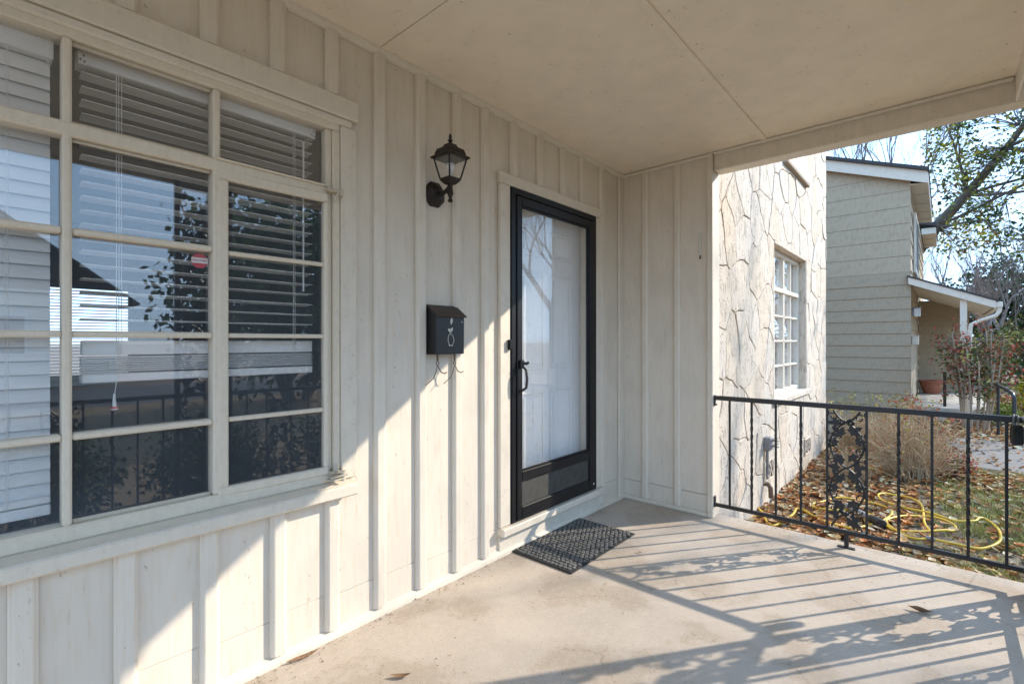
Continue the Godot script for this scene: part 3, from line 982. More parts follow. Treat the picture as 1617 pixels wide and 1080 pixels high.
# ---------------------------------------------------------------- wall fittings
func build_lantern() -> void:
	var l := thing("wall_lantern", "weathered bronze coach lantern with clear panes beside the door", "wall lamp", V(0.0, 1.985, 1.93))
	# octagonal stepped back plate
	var b := MB.new()
	b.xf = Transform3D(Basis(V(0, 1, 0), V(1, 0, 0), V(0, 0, -1)), V(0.0, 1.987, 1.935))
	b.lathe([Vector2(0.066, 0.0), Vector2(0.066, 0.012), Vector2(0.056, 0.018), Vector2(0.050, 0.030), Vector2(0.034, 0.042), Vector2(0.018, 0.048), Vector2(0.0, 0.049)], Vector3.ZERO, 8, PI / 8, false)
	part("back_plate", b, M.bronze, l)
	var cx := 0.135
	var cz := 1.942
	b = MB.new()
	b.tube([V(0.04, 1.985, 1.935), V(0.075, 1.978, 1.938), V(0.11, 1.985, cz), V(cx, 1.998, cz)], [0.014, 0.011, 0.011, 0.013], 8)
	part("arm", b, M.bronze, l)
	b = MB.new()
	b.lathe([Vector2(0.0, -0.078), Vector2(0.010, -0.076), Vector2(0.013, -0.068), Vector2(0.008, -0.060), Vector2(0.009, -0.05), Vector2(0.016, -0.035), Vector2(0.013, -0.02), Vector2(0.011, 0.0), Vector2(0.012, 0.014)], V(cx, 2.0, cz), 10)
	part("stem", b, M.bronze, l)
	# tapered square cage, corner towards the viewer
	var tn := PI / 4
	b = MB.new()
	b.lathe([Vector2(0.010, 0.0), Vector2(0.028, 0.002), Vector2(0.050, 0.020), Vector2(0.052, 0.030), Vector2(0.0, 0.030)], V(cx, 2.008, cz), 4, tn, false)
	part("cup", b, M.bronze, l)
	var lo := 0.0495
	var hi := 0.080
	for k in 4:
		var a := TAU * k / 4 + tn
		var d := V(cos(a), 0, sin(a))
		b = MB.new()
		b.bar(V(cx, 2.036, cz) + d * lo, V(cx, 2.135, cz) + d * hi, 0.008, 0.008, d, 0.001)
		part("corner_post", b, M.bronze, l)
		var a2 := a + TAU / 4
		var e := V(cos(a2), 0, sin(a2))
		b = MB.new()
		var c := V(cx, 0, cz)
		var nn := (d + e).normalized()
		b.quad(c + d * (lo - 0.003) + V(0, 2.038, 0), c + e * (lo - 0.003) + V(0, 2.038, 0), c + e * (hi - 0.003) + V(0, 2.134, 0), c + d * (hi - 0.003) + V(0, 2.134, 0), nn)
		part("pane", b, M.shade_glass, l)
	b = MB.new()
	b.lathe([Vector2(0.0, 0.0), Vector2(0.094, 0.0), Vector2(0.098, 0.006), Vector2(0.090, 0.012), Vector2(0.078, 0.016), Vector2(0.074, 0.030), Vector2(0.066, 0.046), Vector2(0.040, 0.056), Vector2(0.034, 0.060), Vector2(0.032, 0.068), Vector2(0.016, 0.074), Vector2(0.0, 0.075)], V(cx, 2.135, cz), 4, tn, false)
	part("roof", b, M.bronze, l)
	b = MB.new()
	b.lathe([Vector2(0.009, 0.0), Vector2(0.006, 0.008), Vector2(0.012, 0.013), Vector2(0.013, 0.017), Vector2(0.006, 0.021), Vector2(0.008, 0.030), Vector2(0.007, 0.040), Vector2(0.0, 0.052)], V(cx, 2.208, cz), 10)
	part("finial", b, M.bronze, l)
	b = MB.new()
	b.lathe([Vector2(0.010, 0.0), Vector2(0.010, 0.016), Vector2(0.020, 0.038), Vector2(0.023, 0.054), Vector2(0.018, 0.070), Vector2(0.0, 0.078)], V(cx, 2.04, cz), 12)
	part("bulb", b, M.bulb, l)

func leaf_poly(l: float, w: float) -> PackedVector2Array:
	return PackedVector2Array([Vector2(0, 0), Vector2(l * 0.3, w * 0.42), Vector2(l * 0.6, w * 0.5), Vector2(l * 0.85, w * 0.28), Vector2(l, 0), Vector2(l * 0.85, -w * 0.28), Vector2(l * 0.6, -w * 0.5), Vector2(l * 0.3, -w * 0.42)])

func build_mailbox() -> void:
	var z0 := 1.800
	var z1 := 1.986
	var m := thing("mailbox", "black metal wall mailbox with a white vine and newspaper hooks", "mailbox", V(0.0, 1.17, 1.893))
	var b := MB.new()
	# body: section in x (out) and y, run along z
	b.xf = Transform3D(Basis.IDENTITY, V(0, 0, z0))
	b.prism(PackedVector2Array([Vector2(0.0, 1.180), Vector2(0.078, 1.180), Vector2(0.080, 1.372), Vector2(0.012, 1.418), Vector2(0.0, 1.418)]), z1 - z0, 0.0)
	part("body", b, M.mailbox, m)
	b = MB.new()
	b.xf = Transform3D(Basis.IDENTITY, V(0, 0, z0 - 0.006))
	b.prism(PackedVector2Array([Vector2(0.002, 1.421), Vector2(0.013, 1.421), Vector2(0.094, 1.366), Vector2(0.096, 1.371), Vector2(0.015, 1.428), Vector2(0.002, 1.428)]), z1 - z0 + 0.012)
	part("lid", b, M.lid, m)
	# vine painted white, raised
	b = MB.new()
	var c := V(0.0805, 1.284, 1.888)
	var pts := []
	for i in 15:
		var t := i / 14.0
		pts.append(c + V(0, -0.062 + t * 0.068, -0.018 * sin(t * PI * 1.05) + 0.010 * (t - 0.4)))
	b.tube(pts, 0.0016, 5)
	pts = []
	for i in 12:
		var a := PI * 0.45 + i / 11.0 * PI * 1.12
		pts.append(c + V(0, -0.03 + 0.030 * sin(a), 0.004 - 0.016 * cos(a) * 1.1))
	b.tube(pts, 0.0016, 5)
	for q in [[0.045, 0.002, 1.42, 0.036, 0.014], [0.004, 0.008, 1.0, 0.030, 0.014], [0.004, 0.002, 2.3, 0.028, 0.014], [-0.061, 0.004, 0.1, 0.014, 0.005], [-0.061, 0.004, 3.0, 0.014, 0.005]]:
		var keep := b.xf
		b.xf = Transform3D(Basis(V(0, 0, -1), V(0, 1, 0), V(1, 0, 0)) * Basis(V(0, 0, 1), q[2]), c + V(-0.001, q[0], q[1]))
		b.prism(leaf_poly(q[3], q[4]), 0.003)
		b.xf = keep
	part("vine_relief", b, M.white_leaf, m)
	b = MB.new()
	for q in [[0.088, -0.052, 0.012], [0.090, -0.058, 0.008], [0.060, -0.073, 0.006]]:
		b.box(c + V(-0.002, q[0] - q[2] / 2, q[1] - q[2] / 2), c + V(0.0, q[0] + q[2] / 2, q[1] + q[2] / 2), 0.001)
	part("paint_chip", b, M.white_leaf, m)
	# two scrolled newspaper hooks with the ends of old twine
	for z in [1.955, 1.842]:
		b = MB.new()
		b.bar(V(0.05, 1.188, z), V(0.05, 1.150, z - 0.004), 0.010, 0.004)
		b.tube([V(0.052, 1.152, z - 0.003), V(0.056, 1.134, z + 0.012), V(0.06, 1.112, z - 0.003), V(0.062, 1.092, z - 0.014), V(0.07, 1.083, z - 0.030), V(0.072, 1.090, z - 0.044)], 0.0028, 5)
		b.tube([V(0.05, 1.152, z - 0.003), V(0.05, 1.132, z - 0.012), V(0.05, 1.112, z + 0.002), V(0.048, 1.085, z + 0.008), V(0.045, 1.06, z + 0.020), V(0.042, 1.045, z + 0.040), V(0.040, 1.03, z + 0.062)], 0.0022, 5)
		part("scroll_hook", b, M.rust, m)

func build_mat() -> void:
	var m := thing("doormat", "dark rubber doormat with a pebble pattern below the storm door", "doormat", V(0.24, 0.004, 1.01))
	m.rotation.y = 0.0
	var b := MB.new()
	b.box(V(0.022, 0.0015, 0.648), V(0.452, 0.010, 1.368), 0.004)
	part("base", b, M.rubber, m)
	b = MB.new()
	# pebbles: jittered brick layout, each a low rounded polygon
	var nx := 14
	var nz := 25
	for i in nx:
		for j in nz:
			var c := Vector2(0.036 + (i + 0.5 + (0.22 if j % 2 else -0.22)) * 0.402 / nx, 0.662 + (j + 0.5) * 0.692 / nz) + Vector2(rng.randf_range(-0.003, 0.003), rng.randf_range(-0.003, 0.003))
			c.x = clampf(c.x, 0.038, 0.438)
			var poly := PackedVector2Array()
			var k := 7
			var ph := rng.randf() * TAU
			var el := rng.randf_range(0.85, 1.1)
			for s in k:
				var a := TAU * s / k + ph
				poly.append(Vector2(cos(a) * 0.0137 * el, sin(a) * 0.0126 / el) * rng.randf_range(0.86, 1.04))
			b.xf = Transform3D(Basis(V(1, 0, 0), V(0, 0, -1), V(0, 1, 0)), V(c.x, 0.008, c.y))
			b.prism(poly, 0.0072 + rng.randf() * 0.002, 0.003, false)
	part("pebbles", b, M.pebble, m, true)

# ---------------------------------------------------------------- ironwork
func grape_leaf(s: float) -> PackedVector2Array:
	# five pointed lobes with notches between, stalk at the left
	var p := PackedVector2Array()
	var lobes := [[-2.2, 0.55], [-1.15, 0.85], [0.0, 1.15], [1.15, 0.85], [2.2, 0.55]]
	for i in 5:
		var a: float = lobes[i][0]
		var r: float = lobes[i][1] * s
		for o in [[-0.30, 0.74], [-0.10, 0.92], [0.0, 1.0], [0.10, 0.92], [0.30, 0.74]]:
			p.append(Vector2.from_angle(a + o[0]) * r * o[1])
		if i < 4:
			var m: float = (a + lobes[i + 1][0]) / 2
			p.append(Vector2.from_angle(m) * s * 0.50)
	p.append(Vector2(-0.22 * s, 0))
	return p

# cast vine screen in a local frame: u across (-w/2..w/2), y up from 0 to h.
# Two stems cross and recross; every loop between two crossings holds leaves, a bunch of grapes and mirrored scrolls.
func vine_panel(b: MB, w: float, h: float, cycles: float) -> void:
	var k := w / 0.186
	for s in [-1.0, 1.0]:
		var pts := []
		var n := int(cycles * 22)
		for i in n + 1:
			var t := float(i) / n
			var c := cos(t * cycles * PI + 0.5)
			pts.append(V(s * (w * 0.5 - 0.008) * signf(c) * pow(absf(c), 0.72), 0.005 + t * (h - 0.01), 0.002 * s))
		b.tube(pts, 0.0062 * k, 5)
	var loop := h / cycles
	var i := 0
	var y := -0.16 * loop
	while y < h + 0.3 * loop:
		# y: a crossing of the stems; the loop above it spans to y + loop
		for q in [[0.15, 0.27, 0.8, 0.31], [0.15, 0.73, -0.8, 0.30], [0.27, 0.50, 0.1, 0.27], [0.30, 0.06, 0.3, 0.22]]:
			for s in [-1.0, 1.0]:
				var yy: float = y + q[1] * loop + (0.03 * loop if s > 0 else -0.03 * loop)
				if yy < 0.03 or yy > h - 0.03 or (q[1] == 0.50 and s > 0 and i % 2 == 0):
					continue
				var keep := b.xf
				b.xf = keep * Transform3D(Basis(V(0, 0, 1), (q[2] if s > 0 else PI - q[2]) + rng.randf_range(-0.25, 0.25)), V(s * q[0] * w, yy, -0.0025))
				b.prism(grape_leaf(w * q[3] * rng.randf_range(0.80, 0.98)), 0.005, 0.0012)
				b.xf = keep
		var gy := y + 0.5 * loop
		if i % 2 == 0 and gy > 0.05 and gy < h - 0.05:
			for g in 12:
				b.ball(V(rng.randf_range(-0.036, 0.036) * k, gy + rng.randf_range(-0.013, 0.013) * k, 0.0), V(0.0105, 0.0105, 0.008) * k, 3, 6)
		for s in [-1.0, 1.0]:
			for e in [0.16, 0.60, 0.88]:
				var cy: float = y + e * loop
				if cy < 0.03 or cy > h - 0.04:
					continue
				var cur := [V(s * (w * 0.5 - 0.003), cy + 0.032 * k, 0)]
				for q in 11:
					var a := 0.4 + q * 0.62
					var r := (0.024 - q * 0.0013) * k
					cur.append(V(s * (w * 0.36 + cos(a) * r), cy + sin(a) * r, 0))
				b.tube(cur, 0.0040 * k, 4)
		y += loop
		i += 1

func baluster(h: float, twisted: bool) -> Mesh:
	var b := MB.new()
	var s := 0.0064
	if not twisted:
		b.box(V(-s, 0, -s), V(s, h, s), 0.001)
		return b.mesh(M.iron)
	var k := 40
	for i in k:
		for q in 4:
			var w := []
			for e in [[i, q], [i, q + 1], [i + 1, q + 1], [i + 1, q]]:
				var t: float = float(e[0]) / k
				var tw := clampf((t - 0.12) / 0.76, 0.0, 1.0) * PI * 5.0
				var a: float = TAU * e[1] / 4.0 + PI / 4 + tw
				w.append(V(cos(a) * s * 1.45, t * h, sin(a) * s * 1.45))
			var nn: Vector3 = (w[0] + w[1] + w[2] + w[3])
			nn.y = 0
			b.quad(w[0], w[1], w[2], w[3], nn.normalized())
	return b.mesh(M.iron)

func build_end_railing() -> void:
	var r := thing("end_railing", "black iron railing with a vine panel across the end of the porch", "railing", V(1.5, 0, -0.012))
	var zr := -0.012
	var b := MB.new()
	b.box(V(0.726, 0.832, zr - 0.019), V(PX + 0.018, 0.862, zr + 0.019), 0.004)
	part("top_rail", b, M.iron, r)
	b = MB.new()
	b.box(V(0.726, 0.082, zr - 0.011), V(PX + 0.01, 0.106, zr + 0.011), 0.002)
	part("bottom_rail", b, M.iron, r)
	for y in [[0.79, 0.866], [0.075, 0.155]]:
		b = MB.new()
		b.box(V(0.7225, y[0], zr - 0.016), V(0.730, y[1], zr + 0.016), 0.002)
		b.tube([V(0.727, y[0] + 0.008, zr - 0.003), V(0.736, y[0] + 0.004, zr - 0.003), V(0.741, y[0] + 0.014, zr - 0.003)], 0.004, 5)
		part("wall_bracket", b, M.iron, r)
	var plain := baluster(0.727, false)
	var tw := baluster(0.727, true)
	for q in [[0.827, 0], [0.969, 1], [1.116, 0], [1.260, 1], [1.402, 0], [1.600, 0], [1.748, 1], [1.892, 0], [2.037, 1], [2.181, 0]]:
		part_mesh("baluster", tw if q[1] else plain, r, Transform3D(Basis.IDENTITY, V(q[0], 0.1055, zr)))
	b = MB.new()
	b.xf = Transform3D(Basis.IDENTITY, V(1.501, 0.108, zr))
	vine_panel(b, 0.186, 0.722, 2.6)
	part("vine_panel", b, M.iron, r)
	b = MB.new()
	b.box(V(1.490, 0.0, zr - 0.012), V(1.512, 0.083, zr + 0.012), 0.002)
	b.box(V(1.455, 0.0, zr - 0.016), V(1.545, 0.006, zr + 0.016), 0.002)
	part("foot", b, M.iron, r)
	# key safe hung on the top rail
	var k := thing("key_box", "black key lockbox hanging from the top rail of the end railing", "lockbox", V(2.213, 0.72, 0.005))
	b = MB.new()
	var prof := PackedVector2Array([Vector2(-0.016, 0.0), Vector2(0.016, 0.0), Vector2(0.0205, 0.012), Vector2(0.0225, 0.05), Vector2(0.0205, 0.088), Vector2(0.016, 0.098), Vector2(-0.016, 0.098), Vector2(-0.0205, 0.088), Vector2(-0.0225, 0.05), Vector2(-0.0205, 0.012)])
	b.xf = Transform3D(Basis(Vector3.UP, 0.25), V(2.213, 0.722, -0.006))
	b.prism(prof, 0.036, 0.005)
	part("body", b, M.black_rubber, k)
	b = MB.new()
	b.tube([V(2.204, 0.815, 0.012), V(2.204, 0.85, 0.014), V(2.205, 0.868, 0.006), V(2.208, 0.868, -0.028), V(2.215, 0.868, -0.028), V(2.220, 0.868, 0.006), V(2.221, 0.85, 0.014), V(2.221, 0.815, 0.012)], 0.004, 6)
	part("shackle", b, M.grey, k)

func build_front_railing() -> void:
	var r := thing("front_railing", "black iron railing with vine panels along the open front of the porch", "railing", V(PX, 0, 3.0))
	var b := MB.new()
	b.box(V(PX - 0.019, 0.832, 0.008), V(PX + 0.019, 0.862, 5.7), 0.004)
	part("top_rail", b, M.iron, r)
	b = MB.new()
	b.box(V(PX - 0.011, 0.082, 0.0), V(PX + 0.011, 0.106, 5.7), 0.002)
	part("bottom_rail", b, M.iron, r)
	var plain := baluster(0.727, false)
	var tw := baluster(0.727, true)
	for q in [[0.42, 1], [0.555, 0], [0.690, 0], [0.888, 0], [1.03, 1], [1.175, 0], [1.32, 1], [1.465, 0], [1.61, 1], [1.755, 0], [1.95, 0], [2.10, 1], [2.55, 1], [2.70, 0], [2.84, 1], [2.99, 0], [3.19, 0], [3.33, 1], [3.48, 0], [3.62, 1], [3.77, 0], [3.91, 1], [4.06, 0], [4.26, 0], [4.4, 1], [4.55, 0], [5.0, 0], [5.15, 1], [5.3, 0], [5.45, 1], [5.6, 0]]:
		part_mesh("baluster", tw if q[1] else plain, r, Transform3D(Basis.IDENTITY, V(PX, 0.1055, q[0])))
	for z in [0.789, 1.8525, 3.09, 4.16]:
		b = MB.new()
		b.xf = Transform3D(Basis(Vector3.UP, PI / 2), V(PX, 0.108, z))
		vine_panel(b, 0.186, 0.722, 2.6)
		part("vine_panel", b, M.iron, r)
	for z in [0.79, 1.85, 3.09, 4.16]:
		b = MB.new()
		b.box(V(PX - 0.012, 0.0, z - 0.011), V(PX + 0.012, 0.083, z + 0.011), 0.002)
		part("foot", b, M.iron, r)
	var names := [["black iron vine column at the porch corner by the end railing", 0.05, 0.32], ["black iron vine column in the middle of the porch front", 2.22, 2.46], ["black iron vine column at the far front corner behind the camera", 4.62, 4.90]]
	for q in names:
		var c := thing("iron_column", q[0], "column", V(PX, 0, (q[1] + q[2]) / 2), "vine columns along the porch front")
		for z in [q[1], q[2]]:
			b = MB.new()
			b.box(V(PX - 0.016 + 0.02, 0.0, z - 0.016), V(PX + 0.016 + 0.02, BEAM, z + 0.016), 0.002)
			part("post", b, M.iron, c)
		b = MB.new()
		b.xf = Transform3D(Basis(Vector3.UP, PI / 2), V(PX + 0.02, 0.06, (q[1] + q[2]) / 2))
		vine_panel(b, q[2] - q[1] - 0.02, BEAM - 0.12, 6.0)
		part("vine_panel", b, M.iron, c)
		for y in [0.05, BEAM - 0.05]:
			b = MB.new()
			b.box(V(PX + 0.01, y - 0.01, q[1] + 0.013), V(PX + 0.03, y + 0.01, q[2] - 0.013), 0.002)
			part("cross_bar", b, M.iron, c)

func curled_leaf(l: float, w: float, curl: float, lift: float) -> MB:
	var b := MB.new()
	var k := 7
	for i in k:
		for s in [-1.0, 1.0]:
			var q := []
			for e in [[i, 0.0], [i + 1, 0.0], [i + 1, 1.0], [i, 1.0]]:
				var t: float = float(e[0]) / k
				var hw: float = w * 0.5 * sin(PI * clampf(t * 0.94 + 0.05, 0.0, 1.0)) * e[1]
				q.append(V((t - 0.5) * l, 0.003 + lift * 4.0 * (t - 0.5) * (t - 0.5) + curl * hw * hw / w * 2.0 + 0.05 * w * sin(t * 9.0), s * hw + 0.15 * l * sin(t * 2.5) * 0.5))
			var nn: Vector3 = (q[1] - q[0]).cross(q[2] - q[0])
			if nn.length() < 1e-9:
				nn = (q[2] - q[0]).cross(q[3] - q[0])
			nn = nn.normalized() * (1.0 if nn.y > 0 else -1.0)
			b.quad(q[0], q[1], q[2], q[3], nn)
	return b

func build_porch_leaves() -> void:
	var spots := [
		["long dry brown leaf lying against the wall base below the window", 0.050, 2.635, 0.125, 0.024, 1.5, 0.9],
		["dry brown leaf in the shadow of the vine column", 1.86, 0.60, 0.095, 0.030, 0.15, 1.2],
		["curled tan leaf on the bare concrete nearest the camera", 0.43, 2.445, 0.075, 0.022, 0.9, 0.7],
		["tiny pale leaf between two baluster shadows near the mat", 0.60, 0.88, 0.028, 0.012, 0.4, 0.6],
	]
	for s in spots:
		var b := curled_leaf(s[3], s[4], 0.9 * s[6], 0.010)
		var o := MeshInstance3D.new()
		o.mesh = b.mesh(M.dry_leaf)
		o.name = numbered("dry_leaf")
		add_child(o)
		o.position = V(s[1], 0.0005, s[2])
		o.rotation.y = s[5]
		tag(o, s[0], "leaf", "dry leaves blown onto the porch")
	# crumbs of leaf and grit, thickest along the foot of the wall
	var mm := MultiMesh.new()
	mm.transform_format = MultiMesh.TRANSFORM_3D
	mm.use_colors = true
	mm.mesh = curled_leaf(0.010, 0.006, 0.8, 0.002).mesh(M.litter)
	mm.instance_count = 620
	for i in 620:
		var z := rng.randf_range(0.05, 3.2)
		var x := 0.034 + absf(rng.randfn()) * 0.035
		if i % 5 == 0:
			x = rng.randf_range(0.05, 2.2)
		elif i % 5 == 1:
			x = rng.randf_range(0.05, 2.2)
			z = -0.08 + absf(rng.randfn()) * 0.05
		var k := rng.randf_range(0.3, 1.0) * (1.5 if rng.randf() < 0.08 else 1.0)
		mm.set_instance_transform(i, Transform3D(Basis(Vector3.UP, rng.randf() * TAU).scaled(Vector3(k, k * 0.7, k)), V(x, 0.0004, z)))
		mm.set_instance_color(i, shade([Color(0.22, 0.14, 0.08), Color(0.12, 0.085, 0.06), Color(0.36, 0.26, 0.16)][rng.randi() % 3], 0.3))
	var d := MultiMeshInstance3D.new()
	d.multimesh = mm
	d.name = "floor_debris"
	add_child(d)
	tag(d, "crumbs of leaf and grit scattered over the porch floor", "debris", "", "stuff")

# ================================================================ BEYOND THE PORCH
const G := -0.30

func build_ground() -> void:
	var nz := FastNoiseLite.new()
	nz.seed = 5
	nz.frequency = 0.35
	var cs := [-260.0, -120.0, -60.0, -40.0]
	var k := -30.0
	while k <= 30.0:
		cs.append(k)
		k += 0.6 if absf(k) < 16 else 2.0
	cs.append_array([40.0, 60.0, 120.0, 260.0])
	var b := MB.new()
	var hgt := func(x: float, z: float) -> float:
		var y := G + 0.035 * nz.get_noise_2d(x, z)
		if z < -16.0:
			y += 0.02 * minf(-16.0 - z, 40.0)
		return y
	for i in cs.size() - 1:
		for j in cs.size() - 1:
			var q := []
			var nn := []
			for e in [[0, 0], [1, 0], [1, 1], [0, 1]]:
				var x: float = cs[i + e[0]]
				var z: float = cs[j + e[1]]
				q.append(V(x, hgt.call(x, z), z))
				nn.append(V(hgt.call(x - 0.3, z) - hgt.call(x + 0.3, z), 0.6, hgt.call(x, z - 0.3) - hgt.call(x, z + 0.3)).normalized())
			b.tri3(q[0], q[1], q[2], nn[0], nn[1], nn[2])
			b.tri3(q[0], q[2], q[3], nn[0], nn[2], nn[3])
	structure("ground", b, M.earth)
	b = MB.new()
	b.box(V(1.95, G - 0.1, -6.9), V(13.0, G + 0.035, -4.55), 0.02)
	structure("driveway", b, M.drive)
	b = MB.new()
	b.box(V(2.0, G - 0.1, -10.3), V(13.0, G + 0.04, -9.3), 0.02)
	structure("front_path", b, M.deck)
	b = MB.new()
	b.box(V(13.0, G - 0.1, -120), V(19.0, G + 0.03, 120), 0.02)
	structure("street", b, M.street)
	# dormant winter lawn, straw coloured, between the house and the street
	b = MB.new()
	for q in [[2.6, 12.99, -4.5, 30.0], [3.4, 12.99, -9.25, -6.95]]:
		b.box(V(q[0], G - 0.1, q[2]), V(q[1], G + 0.028, q[3]), 0.02)
	structure("front_lawn", b, M.lawn)

# ---------------------------------------------------------------- whitewashed stone wing
const SX := 0.68
const SZ1 := -4.68

func build_stone_wing() -> void:
	var w := thing("stone_wing_wall", "sunlit whitewashed stone wall of the house wing beyond the railing", "wall", V(SX, G, -2.4))
	var top := 5.6
	var oz0 := -3.35
	var oz1 := -1.80
	var oy0 := 0.66
	var oy1 := 2.248
	var b := MB.new()
	b.box(V(-4.5, -0.6, SZ1 + 0.02), V(0.50, top, -0.16))
	for q in [[-0.6, top, SZ1 + 0.02, oz0], [-0.6, top, oz1, -0.16], [-0.6, oy0, oz0, oz1], [oy1, top, oz0, oz1]]:
		b.box(V(0.501, q[0], q[2]), V(0.671, q[1], q[3]))
	part("wall_core", b, M.mortar, w)
	var nz := FastNoiseLite.new()
	nz.seed = 77
	nz.frequency = 2.2
	# seeds on a loose grid, cells by half-plane clipping; u = -z
	var seeds := []
	var gw := 0.30
	var gh := 0.42
	var row := 0
	var y := -0.55
	while y < top + 0.4:
		var u := -0.1 + (0.5 * gw if row % 2 else 0.0)
		while u < 5.1:
			seeds.append(Vector2(u + rng.randf_range(-0.14, 0.14), y + rng.randf_range(-0.17, 0.17)))
			u += gw
		y += gh
		row += 1
	var lim := PackedVector2Array([Vector2(0.125, -0.5), Vector2(-SZ1, -0.5), Vector2(-SZ1, top), Vector2(0.125, top)])
	var hole := PackedVector2Array([Vector2(-oz1, oy0), Vector2(-oz0, oy0), Vector2(-oz0, oy1), Vector2(-oz1, oy1)])
	var mats := [M.stone, M.stone_b, M.stone_c, M.stone]
	for s in seeds:
		var cell := PackedVector2Array([s + Vector2(-1, -1), s + Vector2(1, -1), s + Vector2(1, 1), s + Vector2(-1, 1)])
		for o in seeds:
			var d: Vector2 = o - s
			if d.length_squared() < 1e-9 or d.length() > 1.6:
				continue
			var mid: Vector2 = (o + s) / 2
			var out := PackedVector2Array()
			for i in cell.size():
				var p := cell[i]
				var q := cell[(i + 1) % cell.size()]
				var dp := d.dot(p - mid)
				var dq := d.dot(q - mid)
				if dp <= 0:
					out.append(p)
				if (dp < 0 and dq > 0) or (dp > 0 and dq < 0):
					out.append(p.lerp(q, dp / (dp - dq)))
			cell = out
			if cell.size() < 3:
				break
		if cell.size() < 3:
			continue
		# wander the shared edges with a noise of the place, so that neighbours still fit
		var rough := PackedVector2Array()
		for i in cell.size():
			var p := cell[i]
			var q := cell[(i + 1) % cell.size()]
			var k := maxi(1, int(p.distance_to(q) / 0.07))
			for t in k:
				var m := p.lerp(q, float(t) / k)
				rough.append(m + Vector2(nz.get_noise_2d(m.x, m.y), nz.get_noise_2d(m.x + 40.0, m.y)) * 0.06)
		for a in Geometry2D.intersect_polygons(rough, lim):
			for c in Geometry2D.clip_polygons(a, hole):
				for f in Geometry2D.offset_polygon(c, -0.0042):
					if f.size() < 3 or Geometry2D.triangulate_polygon(f).size() == 0:
						continue
					b = MB.new()
					var dp := rng.randf_range(0.010, 0.016)
					b.prism(f, dp, 0.004, false)
					var gx := rng.randf_range(-0.022, 0.022)
					var gy := rng.randf_range(-0.018, 0.018)
					var bs := Basis(V(0, 0, -1), V(0, 1, 0), V(1, 0, 0))
					for i in b.v.size():
						var p := b.v[i]
						if p.z > 0.004:
							p.z += clampf(gx * (p.x - s.x) + gy * (p.y - s.y), -0.012, 0.012)
						b.v[i] = bs * p + V(0.670, 0, 0)
						b.n[i] = (bs * (b.n[i] + (V(-gx, -gy, 0) if b.n[i].z > 0.9 else Vector3.ZERO))).normalized()
					part("stone", b, mats[rng.randi() % 4], w)
	# reveals and sill of the window opening
	b = MB.new()
	b.box(V(0.502, oy0, oz0 - 0.002), V(0.682, oy1, oz0 + 0.03), 0.006)
	b.box(V(0.502, oy0, oz1 - 0.03), V(0.682, oy1, oz1 + 0.002), 0.006)
	b.box(V(0.502, oy1 - 0.03, oz0 + 0.031), V(0.69, oy1 + 0.004, oz1 - 0.031), 0.006)
	part("window_reveal", b, M.stone_b, w)
	b = MB.new()
	b.box(V(0.50, oy0 - 0.05, oz0 - 0.05), V(0.72, oy0 + 0.012, oz1 + 0.05), 0.01)
	part("window_ledge", b, M.stone, w)
	# ledge of an upper window
	b = MB.new()
	b.box(V(0.66, 3.12, -3.33), V(0.725, 3.165, -2.2), 0.006)
	part("upper_ledge", b, M.twig, w)
	b = MB.new()
	b.box(V(0.66, 3.166, -3.25), V(0.70, 4.3, -2.28), 0.006)
	part("upper_shutter", b, M.house_white, w)
	# steel window with curtain
	var n := thing("wing_window", "small-paned white window with pale curtain in the stone wall", "window", V(0.57, oy0, -2.58))
	b = MB.new()
	for q in [[oy0 + 0.013, oy0 + 0.06, oz0 + 0.031, oz1 - 0.031], [oy1 - 0.075, oy1 - 0.031, oz0 + 0.031, oz1 - 0.031]]:
		b.box(V(0.555, q[0], q[2]), V(0.605, q[1], q[3]), 0.004)
	for q in [[oz0 + 0.031, oz0 + 0.075], [oz1 - 0.075, oz1 - 0.031], [-2.60, -2.55]]:
		b.box(V(0.556, oy0 + 0.061, q[0]), V(0.604, oy1 - 0.076, q[1]), 0.004)
	part("frame", b, M.house_white, n)
	var zs := [oz0 + 0.075, -2.94, -2.60, -2.55, -2.20, oz1 - 0.075]
	for z in [-2.94, -2.20]:
		b = MB.new()
		b.box(V(0.565, oy0 + 0.061, z - 0.014), V(0.595, oy1 - 0.076, z + 0.014), 0.003)
		part("muntin", b, M.house_white, n)
	for yy in [0.98, 1.25, 1.52, 1.80]:
		b = MB.new()
		var t := 0.022 if yy == 1.80 else 0.010
		b.box(V(0.566, yy - t, oz0 + 0.076), V(0.594 + t, yy + t, oz1 - 0.076), 0.003)
		part("muntin", b, M.house_white, n)
	for q in [[oz0 + 0.075, -2.954], [-2.926, -2.60], [-2.55, -2.214], [-2.186, oz1 - 0.075]]:
		pane(n, 0.58, oy0 + 0.06, oy1 - 0.075, q[0], q[1], M.glass)
	b = MB.new()
	var kk := 60
	for i in kk:
		var za := oz0 + 0.04 + (oz1 - oz0 - 0.08) * i / kk
		var zb := oz0 + 0.04 + (oz1 - oz0 - 0.08) * (i + 1) / kk
		var xa := 0.525 + 0.012 * sin(i * 1.1)
		var xb := 0.525 + 0.012 * sin((i + 1) * 1.1)
		b.quad(V(xa, oy0, za), V(xa, oy1, za), V(xb, oy1, zb), V(xb, oy0, zb), V(zb - za, 0, xa - xb).normalized())
	part("curtain", b, M.white, n)
	# outlet box with its two lids up, and conduit
	var ob := thing("outlet_box", "grey weatherproof outlet box with raised lids on the stone wall", "outlet", V(SX, 0.24, -1.47))
	b = MB.new()
	b.box(V(0.68, 0.235, -1.52), V(0.745, 0.355, -1.42), 0.006)
	part("box", b, M.grey, ob)
